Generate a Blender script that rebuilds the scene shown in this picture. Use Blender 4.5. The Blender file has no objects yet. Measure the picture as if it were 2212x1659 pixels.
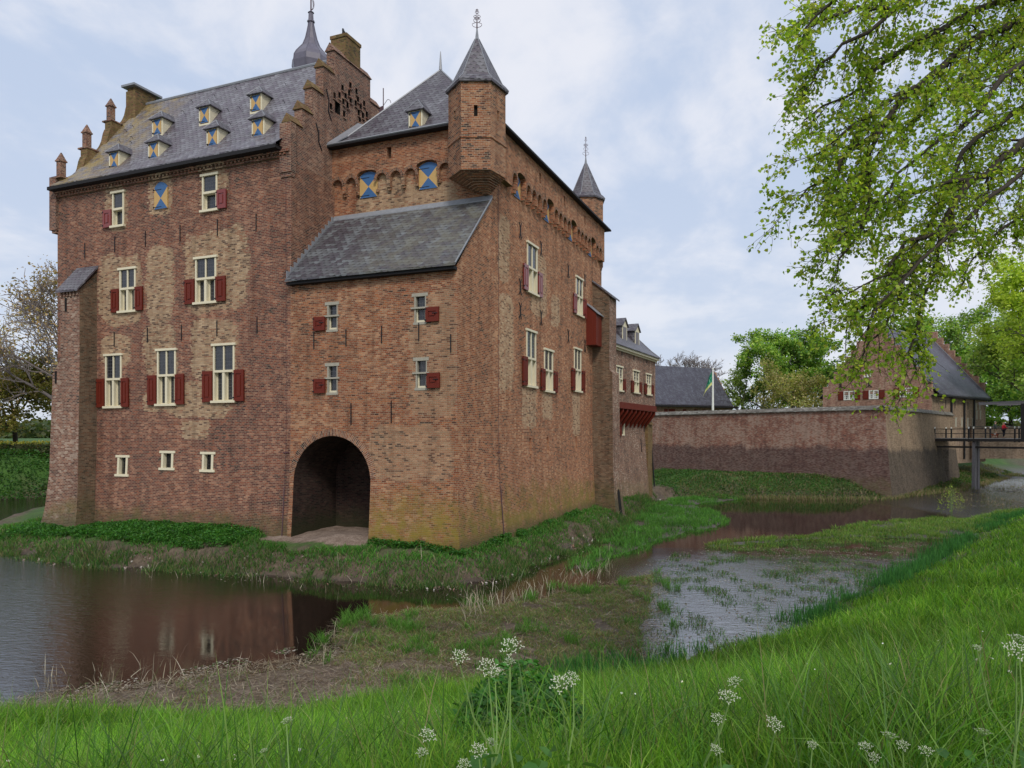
import bpy, math, random
import numpy as np
from mathutils import Vector, Matrix
random.seed(7); rng=np.random.default_rng(11)
H=5.0; F=1575.0; CX=1106.0; HY=940.0
sc=bpy.context.scene
COL=sc.collection
R=math.radians

# ------------------------------------------------------------------ materials
class G:
    def __init__(s,name):
        s.m=bpy.data.materials.new(name); s.m.use_nodes=True
        s.nt=s.m.node_tree; s.nt.nodes.clear()
        s.out=s.nt.nodes.new('ShaderNodeOutputMaterial')
    def n(s,t,**k):
        x=s.nt.nodes.new(t)
        for a,b in k.items(): setattr(x,a,b)
        return x
    def put(s,sock,v):
        if v is None: return
        if isinstance(v,bpy.types.NodeSocket): s.nt.links.new(v,sock)
        elif isinstance(v,(tuple,list)) and len(v)==3 and sock.type=='RGBA': sock.default_value=(*v,1)
        else: sock.default_value=v
    def math(s,op,a,b=None,c=None,clamp=False):
        x=s.n('ShaderNodeMath',operation=op); x.use_clamp=clamp
        s.put(x.inputs[0],a); s.put(x.inputs[1],b)
        if c is not None: s.put(x.inputs[2],c)
        return x.outputs[0]
    def mix(s,f,a,b,mode='MIX'):
        x=s.n('ShaderNodeMix',data_type='RGBA',blend_type=mode)
        s.put(x.inputs[0],f); s.put(x.inputs[6],a); s.put(x.inputs[7],b)
        return x.outputs[2]
    def noise(s,vec,scale,detail=3,rough=.55,dist=0.,dim='3D'):
        x=s.n('ShaderNodeTexNoise',noise_dimensions=dim)
        s.put(x.inputs['Vector'],vec); x.inputs['Scale'].default_value=scale
        x.inputs['Detail'].default_value=detail; x.inputs['Roughness'].default_value=rough
        x.inputs['Distortion'].default_value=dist
        return x.outputs['Fac']
    def ramp(s,f,stops,interp='LINEAR'):
        x=s.n('ShaderNodeValToRGB'); x.color_ramp.interpolation=interp
        e=x.color_ramp.elements
        while len(e)<len(stops): e.new(.5)
        for i,(p,c) in enumerate(stops):
            e[i].position=p; e[i].color=(*c,1) if len(c)==3 else c
        s.put(x.inputs[0],f); return x.outputs[0]
    def step(s,x,a,b):
        m=s.n('ShaderNodeMapRange',interpolation_type='SMOOTHSTEP'); m.clamp=True
        s.put(m.inputs[0],x); s.put(m.inputs[1],a); s.put(m.inputs[2],b)
        m.inputs[3].default_value=0; m.inputs[4].default_value=1
        return m.outputs[0]
    def xyz(s,v):
        x=s.n('ShaderNodeSeparateXYZ'); s.put(x.inputs[0],v); return x.outputs
    def comb(s,a,b,c=0.):
        x=s.n('ShaderNodeCombineXYZ')
        for i,v in enumerate((a,b,c)): s.put(x.inputs[i],v)
        return x.outputs[0]
    def white(s,v):
        x=s.n('ShaderNodeTexWhiteNoise',noise_dimensions='3D'); s.put(x.inputs[0],v); return x.outputs
    def vmul(s,v,k):
        x=s.n('ShaderNodeVectorMath',operation='MULTIPLY'); s.put(x.inputs[0],v)
        x.inputs[1].default_value=k; return x.outputs[0]
    def uv(s): return s.n('ShaderNodeUVMap',uv_map='UVMap').outputs[0]
    def obj(s): return s.n('ShaderNodeTexCoord').outputs['Object']
    def attr(s,name): return s.n('ShaderNodeAttribute',attribute_name=name).outputs['Color']
    def bump(s,h,strength=.5,dist=.02):
        x=s.n('ShaderNodeBump'); s.put(x.inputs['Height'],h)
        x.inputs['Strength'].default_value=strength; x.inputs['Distance'].default_value=dist
        return x.outputs[0]
    def pbr(s,col,rough=.8,spec=.3,normal=None,metal=0.,**k):
        p=s.n('ShaderNodeBsdfPrincipled')
        s.put(p.inputs['Base Color'],col); s.put(p.inputs['Roughness'],rough)
        s.put(p.inputs['Specular IOR Level'],spec); s.put(p.inputs['Metallic'],metal)
        if normal is not None: s.put(p.inputs['Normal'],normal)
        for a,b in k.items(): s.put(p.inputs[a],b)
        return p.outputs[0]
    def fin(s,sh):
        s.nt.links.new(sh,s.out.inputs[0]); return s.m

def plain(name,col,rough=.6,var=.12,spec=.3,metal=0.,scale=6.):
    g=G(name); o=g.obj(); n=g.noise(o,scale,4,.6)
    c=g.mix(n,tuple(x*(1-var) for x in col),tuple(min(1,x*(1+var)) for x in col))
    return g.fin(g.pbr(c,rough,spec,metal=metal))

def brick_mat(name,pal,mortar,patches=(),pcols=None,lichen=None,band=None,bw=.215,bh=.076,tone=.55,damp=None,mortar_w=.24,gain=1.0,pstr=.85,lx=None):
    """courses of hand-made bricks: every brick its own colour, mortar joints, large tone zones, repairs, lichen"""
    g=G(name); uv=g.uv(); X,Y,_=g.xyz(uv)
    big=g.noise(uv,.32,4,.6); mid=g.noise(uv,1.5,4,.6)
    wob=g.math('MULTIPLY',g.math('SUBTRACT',g.noise(uv,.9,2,.5),.5),.05)
    y=g.math('DIVIDE',g.math('ADD',Y,wob),bh)
    row=g.math('FLOOR',y); fy=g.math('FRACT',y)
    rr=g.white(g.comb(row,3.7,1.1))[0]
    x=g.math('ADD',g.math('DIVIDE',X,bw),g.math('ADD',g.math('MULTIPLY',row,.5),g.math('MULTIPLY',rr,.3)))
    col=g.math('FLOOR',x); fx=g.math('FRACT',x)
    w=g.white(g.comb(col,row,.5)); rnd=w[0]
    v=g.math('ADD',g.math('ADD',g.math('MULTIPLY',rnd,.70),-.06),g.math('MULTIPLY',g.math('SUBTRACT',g.math('ADD',g.math('MULTIPLY',big,.7),g.math('MULTIPLY',mid,.5)),.41),tone*2.6))
    n=len(pal)
    c=g.ramp(v,[((i+.5)/n,tuple(q*gain for q in p)) for i,p in enumerate(pal)])
    mcol=g.mix(g.noise(uv,2.3,3,.6),tuple(q*.75*gain for q in mortar),tuple(q*1.15*gain for q in mortar))
    fine=g.noise(uv,28,3,.7)
    mm=None
    if patches:
        qx=g.math('MULTIPLY',g.math('SUBTRACT',col,g.math('MULTIPLY',row,.5)),bw); qx=g.math('ADD',X,g.math('MULTIPLY',g.math('SUBTRACT',rnd,.5),.30)); qy=g.math('MULTIPLY',row,bh)
        n1=g.math('MULTIPLY',g.math('SUBTRACT',g.noise(uv,.75,3,.6),.5),.75)
        for (cx,cy,hw,hh) in patches:
            dx=g.math('DIVIDE',g.math('ABSOLUTE',g.math('SUBTRACT',qx,cx)),hw)
            dy=g.math('DIVIDE',g.math('ABSOLUTE',g.math('SUBTRACT',qy,cy)),hh)
            e=g.math('ADD',g.math('POWER',g.math('ADD',g.math('POWER',dx,5.),g.math('POWER',dy,5.)),.2),n1)
            m=g.math('SUBTRACT',1.,g.step(e,.93,1.0))
            mm=m if mm is None else g.math('MAXIMUM',mm,m)
        pc=g.ramp(rnd,[((i+.5)/len(pcols),tuple(q*gain for q in p)) for i,p in enumerate(pcols)])
        c=g.mix(g.math('MULTIPLY',mm,pstr),c,pc)
    mf=g.math('SUBTRACT',1.,g.math('MULTIPLY',g.step(fy,mortar_w*.5,mortar_w*1.35),g.step(fx,.03,.09)))
    c=g.mix(g.math('MULTIPLY',mf,g.math('ADD',.62,g.math('MULTIPLY',mid,.6)),None,True),c,mcol)
    c=g.mix(g.math('MULTIPLY',g.step(fine,.3,.75),.45),c,(.06,.045,.035),'MIX') if False else c
    stk=g.noise(g.vmul(uv,(2.2,.16,1.)),1.,5,.62); c=g.mix(.55,c,g.ramp(stk,[(.33,(.55,.53,.52)),(.5,(1.,1.,1.)),(.66,(1.22,1.2,1.16))]),'MULTIPLY')
    c=g.mix(.35,c,g.mix(fine,(.25,.25,.25),(1.3,1.3,1.3)),'MULTIPLY')
    if band:
        z0,cc,k=band
        e=g.math('ADD',Y,g.math('MULTIPLY',g.math('SUBTRACT',g.noise(g.vmul(uv,(1.,.35,1.)),.45,6,.7),.5),2.2))
        m=g.math('SUBTRACT',1.,g.step(e,z0-.25,z0+.35)); m=g.math('MULTIPLY',m,g.math('ADD',.55,g.math('MULTIPLY',g.noise(uv,1.1,5,.7),.8)),None,True)
        c=g.mix(g.math('MULTIPLY',m,k),c,g.mix(rnd,tuple(q*.6 for q in cc),tuple(q*1.5 for q in cc)))
    if lichen:
        z1,lc,k=lichen
        nn=g.math('MULTIPLY',g.math('SUBTRACT',g.noise(uv,.55,5,.65),.5),z1*1.5)
        m=g.math('SUBTRACT',1.,g.step(g.math('ADD',Y,nn),z1*.35,z1*1.05))
        m=g.math('MULTIPLY',m,g.step(g.noise(uv,1.7,5,.7),.3,.62))
        if lx is not None: m=g.math('MULTIPLY',m,g.step(X,lx,lx+1.))
        c=g.mix(g.math('MULTIPLY',m,k),c,lc)
    if damp:
        nn=g.math('MULTIPLY',g.math('SUBTRACT',g.noise(uv,.8,5,.65),.5),damp[0])
        m=g.math('SUBTRACT',1.,g.step(g.math('ADD',Y,nn),damp[0]*.3,damp[0]))
        c=g.mix(g.math('MULTIPLY',m,damp[2]),c,damp[1])
    h=g.math('ADD',g.math('MULTIPLY',mf,-1.),g.math('MULTIPLY',fine,.5))
    return g.fin(g.pbr(c,.92,.15,g.bump(h,.6,.012)))

PAL_L=[(.036,.025,.028),(.08,.040,.040),(.15,.056,.045),(.115,.058,.052),(.235,.088,.055),(.20,.105,.08),(.34,.19,.13)]
PAL_K=[(.042,.029,.028),(.12,.052,.037),(.25,.086,.044),(.165,.085,.06),(.32,.135,.066),(.27,.15,.10),(.40,.24,.15)]
PAL_T=[(.036,.024,.022),(.085,.038,.028),(.19,.066,.034),(.26,.090,.042),(.34,.135,.06),(.22,.105,.062),(.38,.18,.09),(.34,.21,.13)]
PAL_W=[(.045,.03,.03),(.085,.042,.037),(.18,.07,.05),(.14,.075,.06),(.27,.12,.078),(.23,.145,.11),(.37,.27,.21)]
BUFF=[(.13,.08,.055),(.38,.25,.15),(.46,.31,.18),(.33,.22,.14),(.52,.38,.24),(.28,.14,.08)]
MORT=(.47,.38,.275)

def slate_mat(name,base,w=.24,h=.17,lich=None,warm=.25):
    g=G(name); uv=g.uv(); X,Y,_=g.xyz(uv)
    y=g.math('DIVIDE',g.math('ADD',Y,g.math('MULTIPLY',X,.10)),h); row=g.math('FLOOR',y); fy=g.math('FRACT',y)
    x=g.math('ADD',g.math('DIVIDE',X,w),g.math('MULTIPLY',row,.5)); col=g.math('FLOOR',x); fx=g.math('FRACT',x)
    rnd=g.white(g.comb(col,row,2.2))[0]
    big=g.noise(uv,.5,5,.6); mid=g.noise(g.comb(X,g.math('MULTIPLY',Y,.35)),1.8,4,.65)
    v=g.math('ADD',g.math('MULTIPLY',rnd,.45),g.math('ADD',g.math('MULTIPLY',big,.5),g.math('MULTIPLY',g.math('SUBTRACT',mid,.5),.8)))
    b=base
    c=g.ramp(v,[(.1,(b[0]*.5,b[1]*.45,b[2]*.5)),(.35,(b[0]*.8,b[1]*.7,b[2]*.78)),(.5,b),(.68,(b[0]*1.35,b[1]*1.4,b[2]*1.4)),(.9,(b[0]*2.,b[1]*2.1,b[2]*2.1))])
    ax=g.math('MULTIPLY',g.math('ABSOLUTE',g.math('SUBTRACT',fx,.5)),2.)
    edge=g.math('ADD',fy,g.math('MULTIPLY',g.math('POWER',ax,2.),-.38))
    gap=g.math('SUBTRACT',1.,g.step(edge,-.10,.12))
    c=g.mix(g.math('MULTIPLY',gap,.9),c,(b[0]*.2,b[1]*.2,b[2]*.2))
    if lich:
        (lc,k,axis,p0,p1)=lich
        q=X if axis=='x' else Y
        m=g.step(g.math('ADD',q,g.math('MULTIPLY',g.math('SUBTRACT',g.noise(uv,.45,5,.6),.5),5.)),p0,p1)
        m=g.math('MULTIPLY',m,g.step(g.noise(uv,1.3,6,.7),.35,.65))
        c=g.mix(g.math('MULTIPLY',m,k),c,lc)
    h2=g.math('ADD',g.math('MULTIPLY',gap,-1.),g.math('MULTIPLY',rnd,.7))
    return g.fin(g.pbr(c,g.math('ADD',.38,g.math('MULTIPLY',rnd,.2)),.5,g.bump(h2,.7,.02)))

def glass_mat(name,base,gx=.13,gz=.17,lead=(.07,.07,.075),rough=.06):
    g=G(name); X,Y,_=g.xyz(g.uv())
    fx=g.math('FRACT',g.math('DIVIDE',X,gx)); fy=g.math('FRACT',g.math('DIVIDE',Y,gz))
    a=g.math('LESS_THAN',fx,.1); b=g.math('LESS_THAN',fy,.1); m=g.math('MAXIMUM',a,b)
    w=g.white(g.comb(g.math('FLOOR',g.math('DIVIDE',X,gx)),g.math('FLOOR',g.math('DIVIDE',Y,gz)),.3))[0]
    c=g.mix(m,g.mix(w,base,tuple(q*1.8 for q in base)),lead)
    nrm=g.bump(g.math('ADD',g.math('MULTIPLY',w,.6),g.noise(g.uv(),7,2)),.25,.01)
    return g.fin(g.pbr(c,g.mix(m,(rough,)*3,(.6,)*3),.5,nrm,IOR=1.6))

MT={}
def setup_mats():
    M=MT
    M['brickL']=brick_mat('brick_purple_red',[(q[0]*1.08,q[1]*.93,q[2]*.86) for q in PAL_L],(.42,.33,.23),gain=.98,pstr=.93,
        patches=[(-19.3,12.4,1.5,1.9),(-16.55,12.4,1.0,1.95),(-12.9,12.9,2.1,2.0),(-19.6,9.3,1.1,.9),(-16.6,9.2,1.2,1.3),(-13.0,9.0,1.5,1.6),(-14.2,6.7,2.2,.9),(-16.5,6.6,1.3,.5),(-16.5,17.0,.8,1.1),(-19.6,16.6,.8,1.2),(-13.1,17.0,.85,1.2),(-14.2,5.2,.9,.5)],
        pcols=BUFF,lichen=(1.6,(.17,.15,.05),.6),damp=(1.6,(.07,.06,.04),.5))
    M['brickK']=brick_mat('brick_orange_brown',[(q[0]*1.1,q[1]*.95,q[2]*.84) for q in PAL_K],(.43,.34,.23),gain=1.0,lichen=(2.9,(.24,.19,.035),.85),damp=(.9,(.07,.07,.03),.5),
        patches=[(-2.2,4.2,2.1,1.2),(-1.1,8.3,1.2,2.6)],pcols=BUFF,tone=.5,pstr=.45,lx=-4.6)
    M['brickM']=brick_mat('brick_warm_main',[(q[0]*1.12,q[1]*.95,q[2]*.82) for q in PAL_K],(.42,.32,.21),gain=1.15,lichen=(2.8,(.20,.17,.04),.8),damp=(1.0,(.07,.07,.04),.6),
        patches=[(4.9,13.7,.7,1.6),(5.2,9.3,.9,2.4),(9.6,13.0,1.3,1.7),(8.2,6.6,1.1,1.3),(11.0,6.6,.8,.8),(16.2,6.2,.8,1.3),(12.3,12.0,.8,.9)],pcols=BUFF,tone=.5)
    M['brickMf']=brick_mat('brick_warm_upper',[(q[0]*1.1,q[1]*.93,q[2]*.82) for q in PAL_K],(.44,.33,.22),patches=[(-5.6,16.3,1.6,1.2),(-3.4,16.0,2.0,.8)],pcols=BUFF,tone=.5)
    M['brickT']=brick_mat('brick_orange_turret',PAL_T,MORT,tone=.4)
    M['brickG']=brick_mat('brick_gable',PAL_L,MORT,tone=.5)
    M['brickMoss']=brick_mat('brick_mossy',[(.06,.045,.03),(.12,.085,.035),(.19,.13,.05),(.17,.085,.05),(.24,.16,.07)],(.2,.16,.09),tone=.6)
    M['brickB']=brick_mat('brick_buttress',PAL_W,MORT,lichen=(1.9,(.16,.15,.05),.6),damp=(1.4,(.06,.06,.04),.6))
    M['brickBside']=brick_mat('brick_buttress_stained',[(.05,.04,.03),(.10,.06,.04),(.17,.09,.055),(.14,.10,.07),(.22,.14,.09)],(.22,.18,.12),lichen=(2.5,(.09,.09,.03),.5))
    M['brickW']=brick_mat('brick_bailey_wall',[(.045,.03,.03),(.10,.042,.036),(.20,.07,.05),(.16,.075,.06),(.28,.11,.07),(.21,.12,.09),(.33,.22,.17)],(.30,.235,.18),band=(3.75,(.075,.05,.046),.8),tone=.95,lichen=(1.4,(.12,.11,.05),.5))
    M['brickW2']=brick_mat('brick_bailey_side',[(.09,.06,.045),(.17,.11,.07),(.26,.17,.11),(.25,.18,.12),(.32,.22,.15)],(.32,.27,.19),band=(3.5,(.045,.04,.035),.8),tone=.5)
    M['brickWing']=brick_mat('brick_wing',PAL_W,MORT,tone=.5,lichen=(2.,(.2,.17,.08),.4))
    M['brickGate']=brick_mat('brick_gatehouse',[(.16,.08,.06),(.26,.12,.09),(.34,.17,.12),(.36,.2,.15),(.44,.3,.22)],MORT,tone=.45)
    M['brickGate2']=brick_mat('brick_gatehouse_side',[(.12,.08,.06),(.2,.13,.09),(.27,.18,.12),(.27,.19,.14),(.33,.24,.17)],(.36,.3,.22),tone=.45)
    M['brickNiche']=brick_mat('brick_shaded_niche',[(.015,.011,.011),(.03,.017,.016),(.055,.025,.022),(.04,.027,.022),(.075,.042,.033)],(.07,.058,.047),damp=(1.8,(.03,.035,.015),.7))  # niche shade painted into near-black brick and mortar, with green damp low down
    M['brickRing']=brick_mat('brick_voussoirs',PAL_K,MORT,tone=.3)
    M['slate']=slate_mat('slate_grey',(.125,.117,.13),.32,.21,lich=((.27,.19,.05),.85,'x',-18.0,-22.6))
    M['slateK']=slate_mat('slate_lean_to',(.088,.09,.095),.32,.21,lich=((.15,.14,.09),.5,'x',-7,-3))
    M['slateD']=slate_mat('slate_dark',(.098,.092,.102),.28,.2)
    M['slateB']=slate_mat('slate_barn',(.062,.062,.078),.25,.2,lich=((.22,.14,.04),.75,'y',13.2,15.4))
    M['tile']=slate_mat('roof_gatehouse',(.075,.075,.095),.25,.2)
    M['lead']=plain('lead_sheet',(.22,.23,.25),.45,.3,.5)
    M['leadD']=plain('lead_dark',(.11,.10,.13),.4,.45,.5,scale=3.)
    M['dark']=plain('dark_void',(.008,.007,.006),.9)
    M['eave']=plain('tarred_wood',(.012,.011,.012),.7)
    M['cream']=plain('cream_paint',(.66,.60,.43),.5,.08)
    M['white']=plain('white_paint',(.72,.72,.66),.5,.06)
    M['stone']=plain('grey_sandstone',(.33,.31,.25),.85,.25)
    M['red']=plain('oxide_red_paint',(.125,.019,.010),.5,.2,.2)
    M['pink']=plain('oxide_red_glossy_paint',(.19,.035,.03),.28,.1,.5)
    M['blue']=plain('blue_paint',(.045,.12,.27),.5,.08)
    M['yellow']=plain('ochre_paint',(.50,.32,.12),.5,.08)
    M['iron']=plain('black_iron',(.012,.012,.014),.5,.3)
    M['rust']=plain('brown_iron',(.09,.05,.06),.6,.3)
    M['glass']=glass_mat('leaded_glass',(.012,.014,.018))
    M['glassd']=glass_mat('leaded_glass_dark',(.006,.007,.008),rough=.15)
    M['glassW']=glass_mat('window_glass_small',(.02,.022,.025),.2,.25,(.6,.58,.5))
    M['cope']=brick_mat('coping_lichen',[(.07,.065,.06),(.15,.14,.12),(.20,.19,.16),(.13,.12,.11),(.3,.29,.26)],(.1,.09,.08),bw=.3,bh=.12,tone=.6)
    M['wood']=plain('dark_bridge_timber',(.035,.03,.028),.8,.35)
    M['woodg']=plain('grey_weathered_timber',(.20,.185,.19),.8,.3)
    M['plank']=plain('pale_deck_planks',(.34,.33,.31),.8,.25)
    M['soil']=plain('damp_soil',(.10,.08,.06),.95,.3)
setup_mats()

# ------------------------------------------------------------------ mesh helpers
class MB:
    def __init__(s): s.v=[]; s.f=[]; s.m=[]; s.u={}
    def face(s,pts,mi=0,uv=None):
        i=len(s.v); s.v+= [tuple(p) for p in pts]; s.f.append(tuple(range(i,i+len(pts)))); s.m.append(mi)
        if uv: s.u[len(s.f)-1]=uv
    def hexa(s,P,mi=0):
        for q in ((0,3,2,1),(4,5,6,7),(0,1,5,4),(1,2,6,5),(2,3,7,6),(3,0,4,7)): s.face([P[k] for k in q],mi)
    def box(s,x0,x1,y0,y1,z0,z1,mi=0):
        s.hexa([(x0,y0,z0),(x1,y0,z0),(x1,y1,z0),(x0,y1,z0),(x0,y0,z1),(x1,y0,z1),(x1,y1,z1),(x0,y1,z1)],mi)
    def pbox(s,T,a0,a1,d0,d1,z0,z1,mi=0):
        s.hexa([T(a0,d1,z0),T(a1,d1,z0),T(a1,d0,z0),T(a0,d0,z0),T(a0,d1,z1),T(a1,d1,z1),T(a1,d0,z1),T(a0,d0,z1)],mi)
    def extr(s,T,poly,d0,d1,mi=0,side=None):
        """polygon (a,z) extruded between outward distances d0<d1"""
        s.face([T(a,d1,z) for a,z in poly],mi); s.face([T(a,d0,z) for a,z in poly][::-1],mi)
        n=len(poly)
        for i in range(n):
            a,z=poly[i]; b,w=poly[(i+1)%n]
            s.face([T(a,d1,z),T(a,d0,z),T(b,d0,w),T(b,d1,w)],mi if side is None else side)
    def rings(s,rs,cap0=True,cap1=True,mi=0):
        for A,B in zip(rs,rs[1:]):
            n=len(A)
            for i in range(n): s.face([A[i],A[(i+1)%n],B[(i+1)%n],B[i]],mi)
        if cap0: s.face(rs[0][::-1],mi)
        if cap1: s.face(rs[-1],mi)
    def lathe(s,c,prof,n=8,rot=0.,mi=0,cap0=True,cap1=True):
        rs=[]
        for z,r in prof: rs.append([(c[0]+r*math.cos(rot+2*math.pi*k/n),c[1]+r*math.sin(rot+2*math.pi*k/n),z) for k in range(n)])
        s.rings(rs,cap0,cap1,mi)
    def tube(s,pts,rad,n=6,mi=0):
        pts=[Vector(p) for p in pts]; rs=[]; up=Vector((0,0,1))
        if not hasattr(rad,'__len__'): rad=[rad]*len(pts)
        ref=None
        for i,p in enumerate(pts):
            d=(pts[min(i+1,len(pts)-1)]-pts[max(i-1,0)]).normalized()
            if ref is None: ref=d.orthogonal()
            e=(ref-d*ref.dot(d)); e=e.normalized() if e.length>1e-6 else d.orthogonal().normalized()
            ref=e; f=d.cross(e)
            rs.append([tuple(p+(e*math.cos(2*math.pi*k/n)+f*math.sin(2*math.pi*k/n))*rad[i]) for k in range(n)])
        s.rings(rs,True,True,mi)
    def build(s,name,mats,parent=None,smooth=False):
        me=bpy.data.meshes.new(name); me.from_pydata(s.v,[],s.f)
        if not isinstance(mats,(list,tuple)): mats=[mats]
        for m in mats: me.materials.append(m)
        ul=me.uv_layers.new(name='UVMap'); uvs=[]
        for fi,f in enumerate(s.f):
            if fi in s.u: uvs+=s.u[fi]; continue
            P=[Vector(s.v[k]) for k in f]
            n=Vector((0,0,0))
            for i in range(len(P)):
                a,b=P[i],P[(i+1)%len(P)]
                n+=Vector(((a.y-b.y)*(a.z+b.z),(a.z-b.z)*(a.x+b.x),(a.x-b.x)*(a.y+b.y)))
            if n.length<1e-12: n=Vector((0,0,1))
            n.normalize()
            t=Vector((0,0,1)).cross(n) if abs(n.z)<.97 else Vector((1,0,0)); t.normalize(); b=n.cross(t)
            if abs(n.z)<.35: b=Vector((0,0,1))
            uvs+=[(p.dot(t),p.dot(b)) for p in P]
        ul.data.foreach_set('uv',[c for q in uvs for c in q])
        me.polygons.foreach_set('material_index',s.m)
        if smooth: me.polygons.foreach_set('use_smooth',[True]*len(s.f))
        me.update()
        o=bpy.data.objects.new(name,me); COL.objects.link(o)
        if parent is not None: o.parent=parent
        return o
def empty(name,loc,rz=0.):
    o=bpy.data.objects.new(name,None); COL.objects.link(o); o.location=loc; o.rotation_euler=(0,0,rz); o.empty_display_size=.5
    return o
def tag(o,label=None,cat=None,group=None,kind=None):
    if label: o['label']=label
    if cat: o['category']=cat
    if group: o['group']=group
    if kind: o['kind']=kind
    return o
def copy_tree(o,parent=None):
    c=o.copy(); COL.objects.link(c)
    if parent is not None: c.parent=parent
    for ch in [x for x in bpy.data.objects if x.parent==o]: copy_tree(ch,c)
    return c

class Frame:
    """a vertical-plane helper: local frame of a building (origin, heading) and pixel->plane measuring"""
    def __init__(s,ox,oy,th): s.o=(ox,oy); s.th=th; s.c=math.cos(th); s.s=math.sin(th)
    def w(s,x,y): return (s.o[0]+s.c*x-s.s*y, s.o[1]+s.s*x+s.c*y)
    def meas(s,kind,const,px,py):
        r=(px-CX)/F
        # kind 'y': plane y=const, unknown x ; kind 'x': plane x=const, unknown y
        if kind=='y': X0,Y0=s.w(0,const); dx,dy=s.c,s.s
        else: X0,Y0=s.w(const,0); dx,dy=-s.s,s.c
        a=(r*Y0-X0)/(dx-r*dy); Y=Y0+a*dy
        return a, H+(HY-py)/F*Y
    def rect(s,kind,const,x0,y0,x1,y1):
        a0,_=s.meas(kind,const,x0,y0); a1,_=s.meas(kind,const,x1,y1); xm=(x0+x1)/2
        _,zt=s.meas(kind,const,xm,y0); _,zb=s.meas(kind,const,xm,y1)
        return min(a0,a1),max(a0,a1),zb,zt
NOB=lambda z:0.
def Tf(v0,B=NOB): return lambda a,d,z:(a,v0-d-B(z),z)
def Tb(v0,B=NOB): return lambda a,d,z:(-a,v0+d+B(z),z)
def Tr(u0,B=NOB): return lambda a,d,z:(u0+d+B(z),a,z)
def Tl(u0,B=NOB): return lambda a,d,z:(u0-d-B(z),-a,z)

def wallgrid(mb,T,a0,a1,z0,z1,holes=(),depth=.3,B=NOB,eL=0,eR=0,back=None,mi=0,zb=(),rev=None):
    """wall surface with real rectangular openings and reveals; eL/eR widen the ends with the batter"""
    As=sorted({a0,a1,*[h[0] for h in holes],*[h[1] for h in holes]})
    As=[a for a in As if a0-1e-6<=a<=a1+1e-6]
    Zs=sorted({z0,z1,*[h[2] for h in holes],*[h[3] for h in holes],*[z for z in zb if z0<z<z1]})
    Zs=[z for z in Zs if z0-1e-6<=z<=z1+1e-6]
    def P(a,d,z):
        q=a
        if eL and abs(a-a0)<1e-6: q=a-B(z)*eL
        if eR and abs(a-a1)<1e-6: q=a+B(z)*eR
        return T(q,d,z)
    for i in range(len(As)-1):
        for j in range(len(Zs)-1):
            am=(As[i]+As[i+1])/2; zm=(Zs[j]+Zs[j+1])/2
            if any(h[0]<am<h[1] and h[2]<zm<h[3] for h in holes): continue
            mb.face([P(As[i],0,Zs[j]),P(As[i+1],0,Zs[j]),P(As[i+1],0,Zs[j+1]),P(As[i],0,Zs[j+1])],mi)
    rv=mi if rev is None else rev
    for h in holes:
        b0,b1,y0,y1=h[:4]
        if len(h)>4 and h[4]=='open': continue
        mb.face([T(b0,0,y0),T(b0,0,y1),T(b0,-depth,y1),T(b0,-depth,y0)],rv)
        mb.face([T(b1,0,y0),T(b1,-depth,y0),T(b1,-depth,y1),T(b1,0,y1)],rv)
        mb.face([T(b0,0,y0),T(b0,-depth,y0),T(b1,-depth,y0),T(b1,0,y0)],rv)
        mb.face([T(b0,0,y1),T(b1,0,y1),T(b1,-depth,y1),T(b0,-depth,y1)],rv)
        mb.face([T(b0,-depth,y0),T(b1,-depth,y0),T(b1,-depth,y1),T(b0,-depth,y1)],back if back is not None else mi)
ZB=(-.6,0.,.6,1.2,1.8,2.4,3.,3.6,4.2,4.8)
def strips(mb,T,bot,top,xs,d,mi=0,under=True,d0=0.):
    """slab proud by d with a shaped lower edge (scallops)"""
    for x0,x1 in zip(xs,xs[1:]):
        xm0,xm1=x0+1e-5,x1-1e-5
        b0,b1=bot(xm0),bot(xm1); t0,t1=top(xm0),top(xm1)
        mb.face([T(x0,d,b0),T(x1,d,b1),T(x1,d,t1),T(x0,d,t0)],mi)
        if under: mb.face([T(x0,d0,b0),T(x1,d0,b1),T(x1,d,b1),T(x0,d,b0)],mi)
    for x in xs[1:-1]:
        b0,b1=bot(x-1e-5),bot(x+1e-5)
        if abs(b0-b1)>.01: mb.face([T(x,d0,b0),T(x,d,b0),T(x,d,b1),T(x,d0,b1)],mi)
    mb.face([T(xs[0],d0,bot(xs[0]+1e-5)),T(xs[0],d,bot(xs[0]+1e-5)),T(xs[0],d,top(xs[0])),T(xs[0],d0,top(xs[0]))],mi)
    mb.face([T(xs[-1],d0,bot(xs[-1]-1e-5)),T(xs[-1],d,bot(xs[-1]-1e-5)),T(xs[-1],d,top(xs[-1])),T(xs[-1],d0,top(xs[-1]))],mi)
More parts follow.
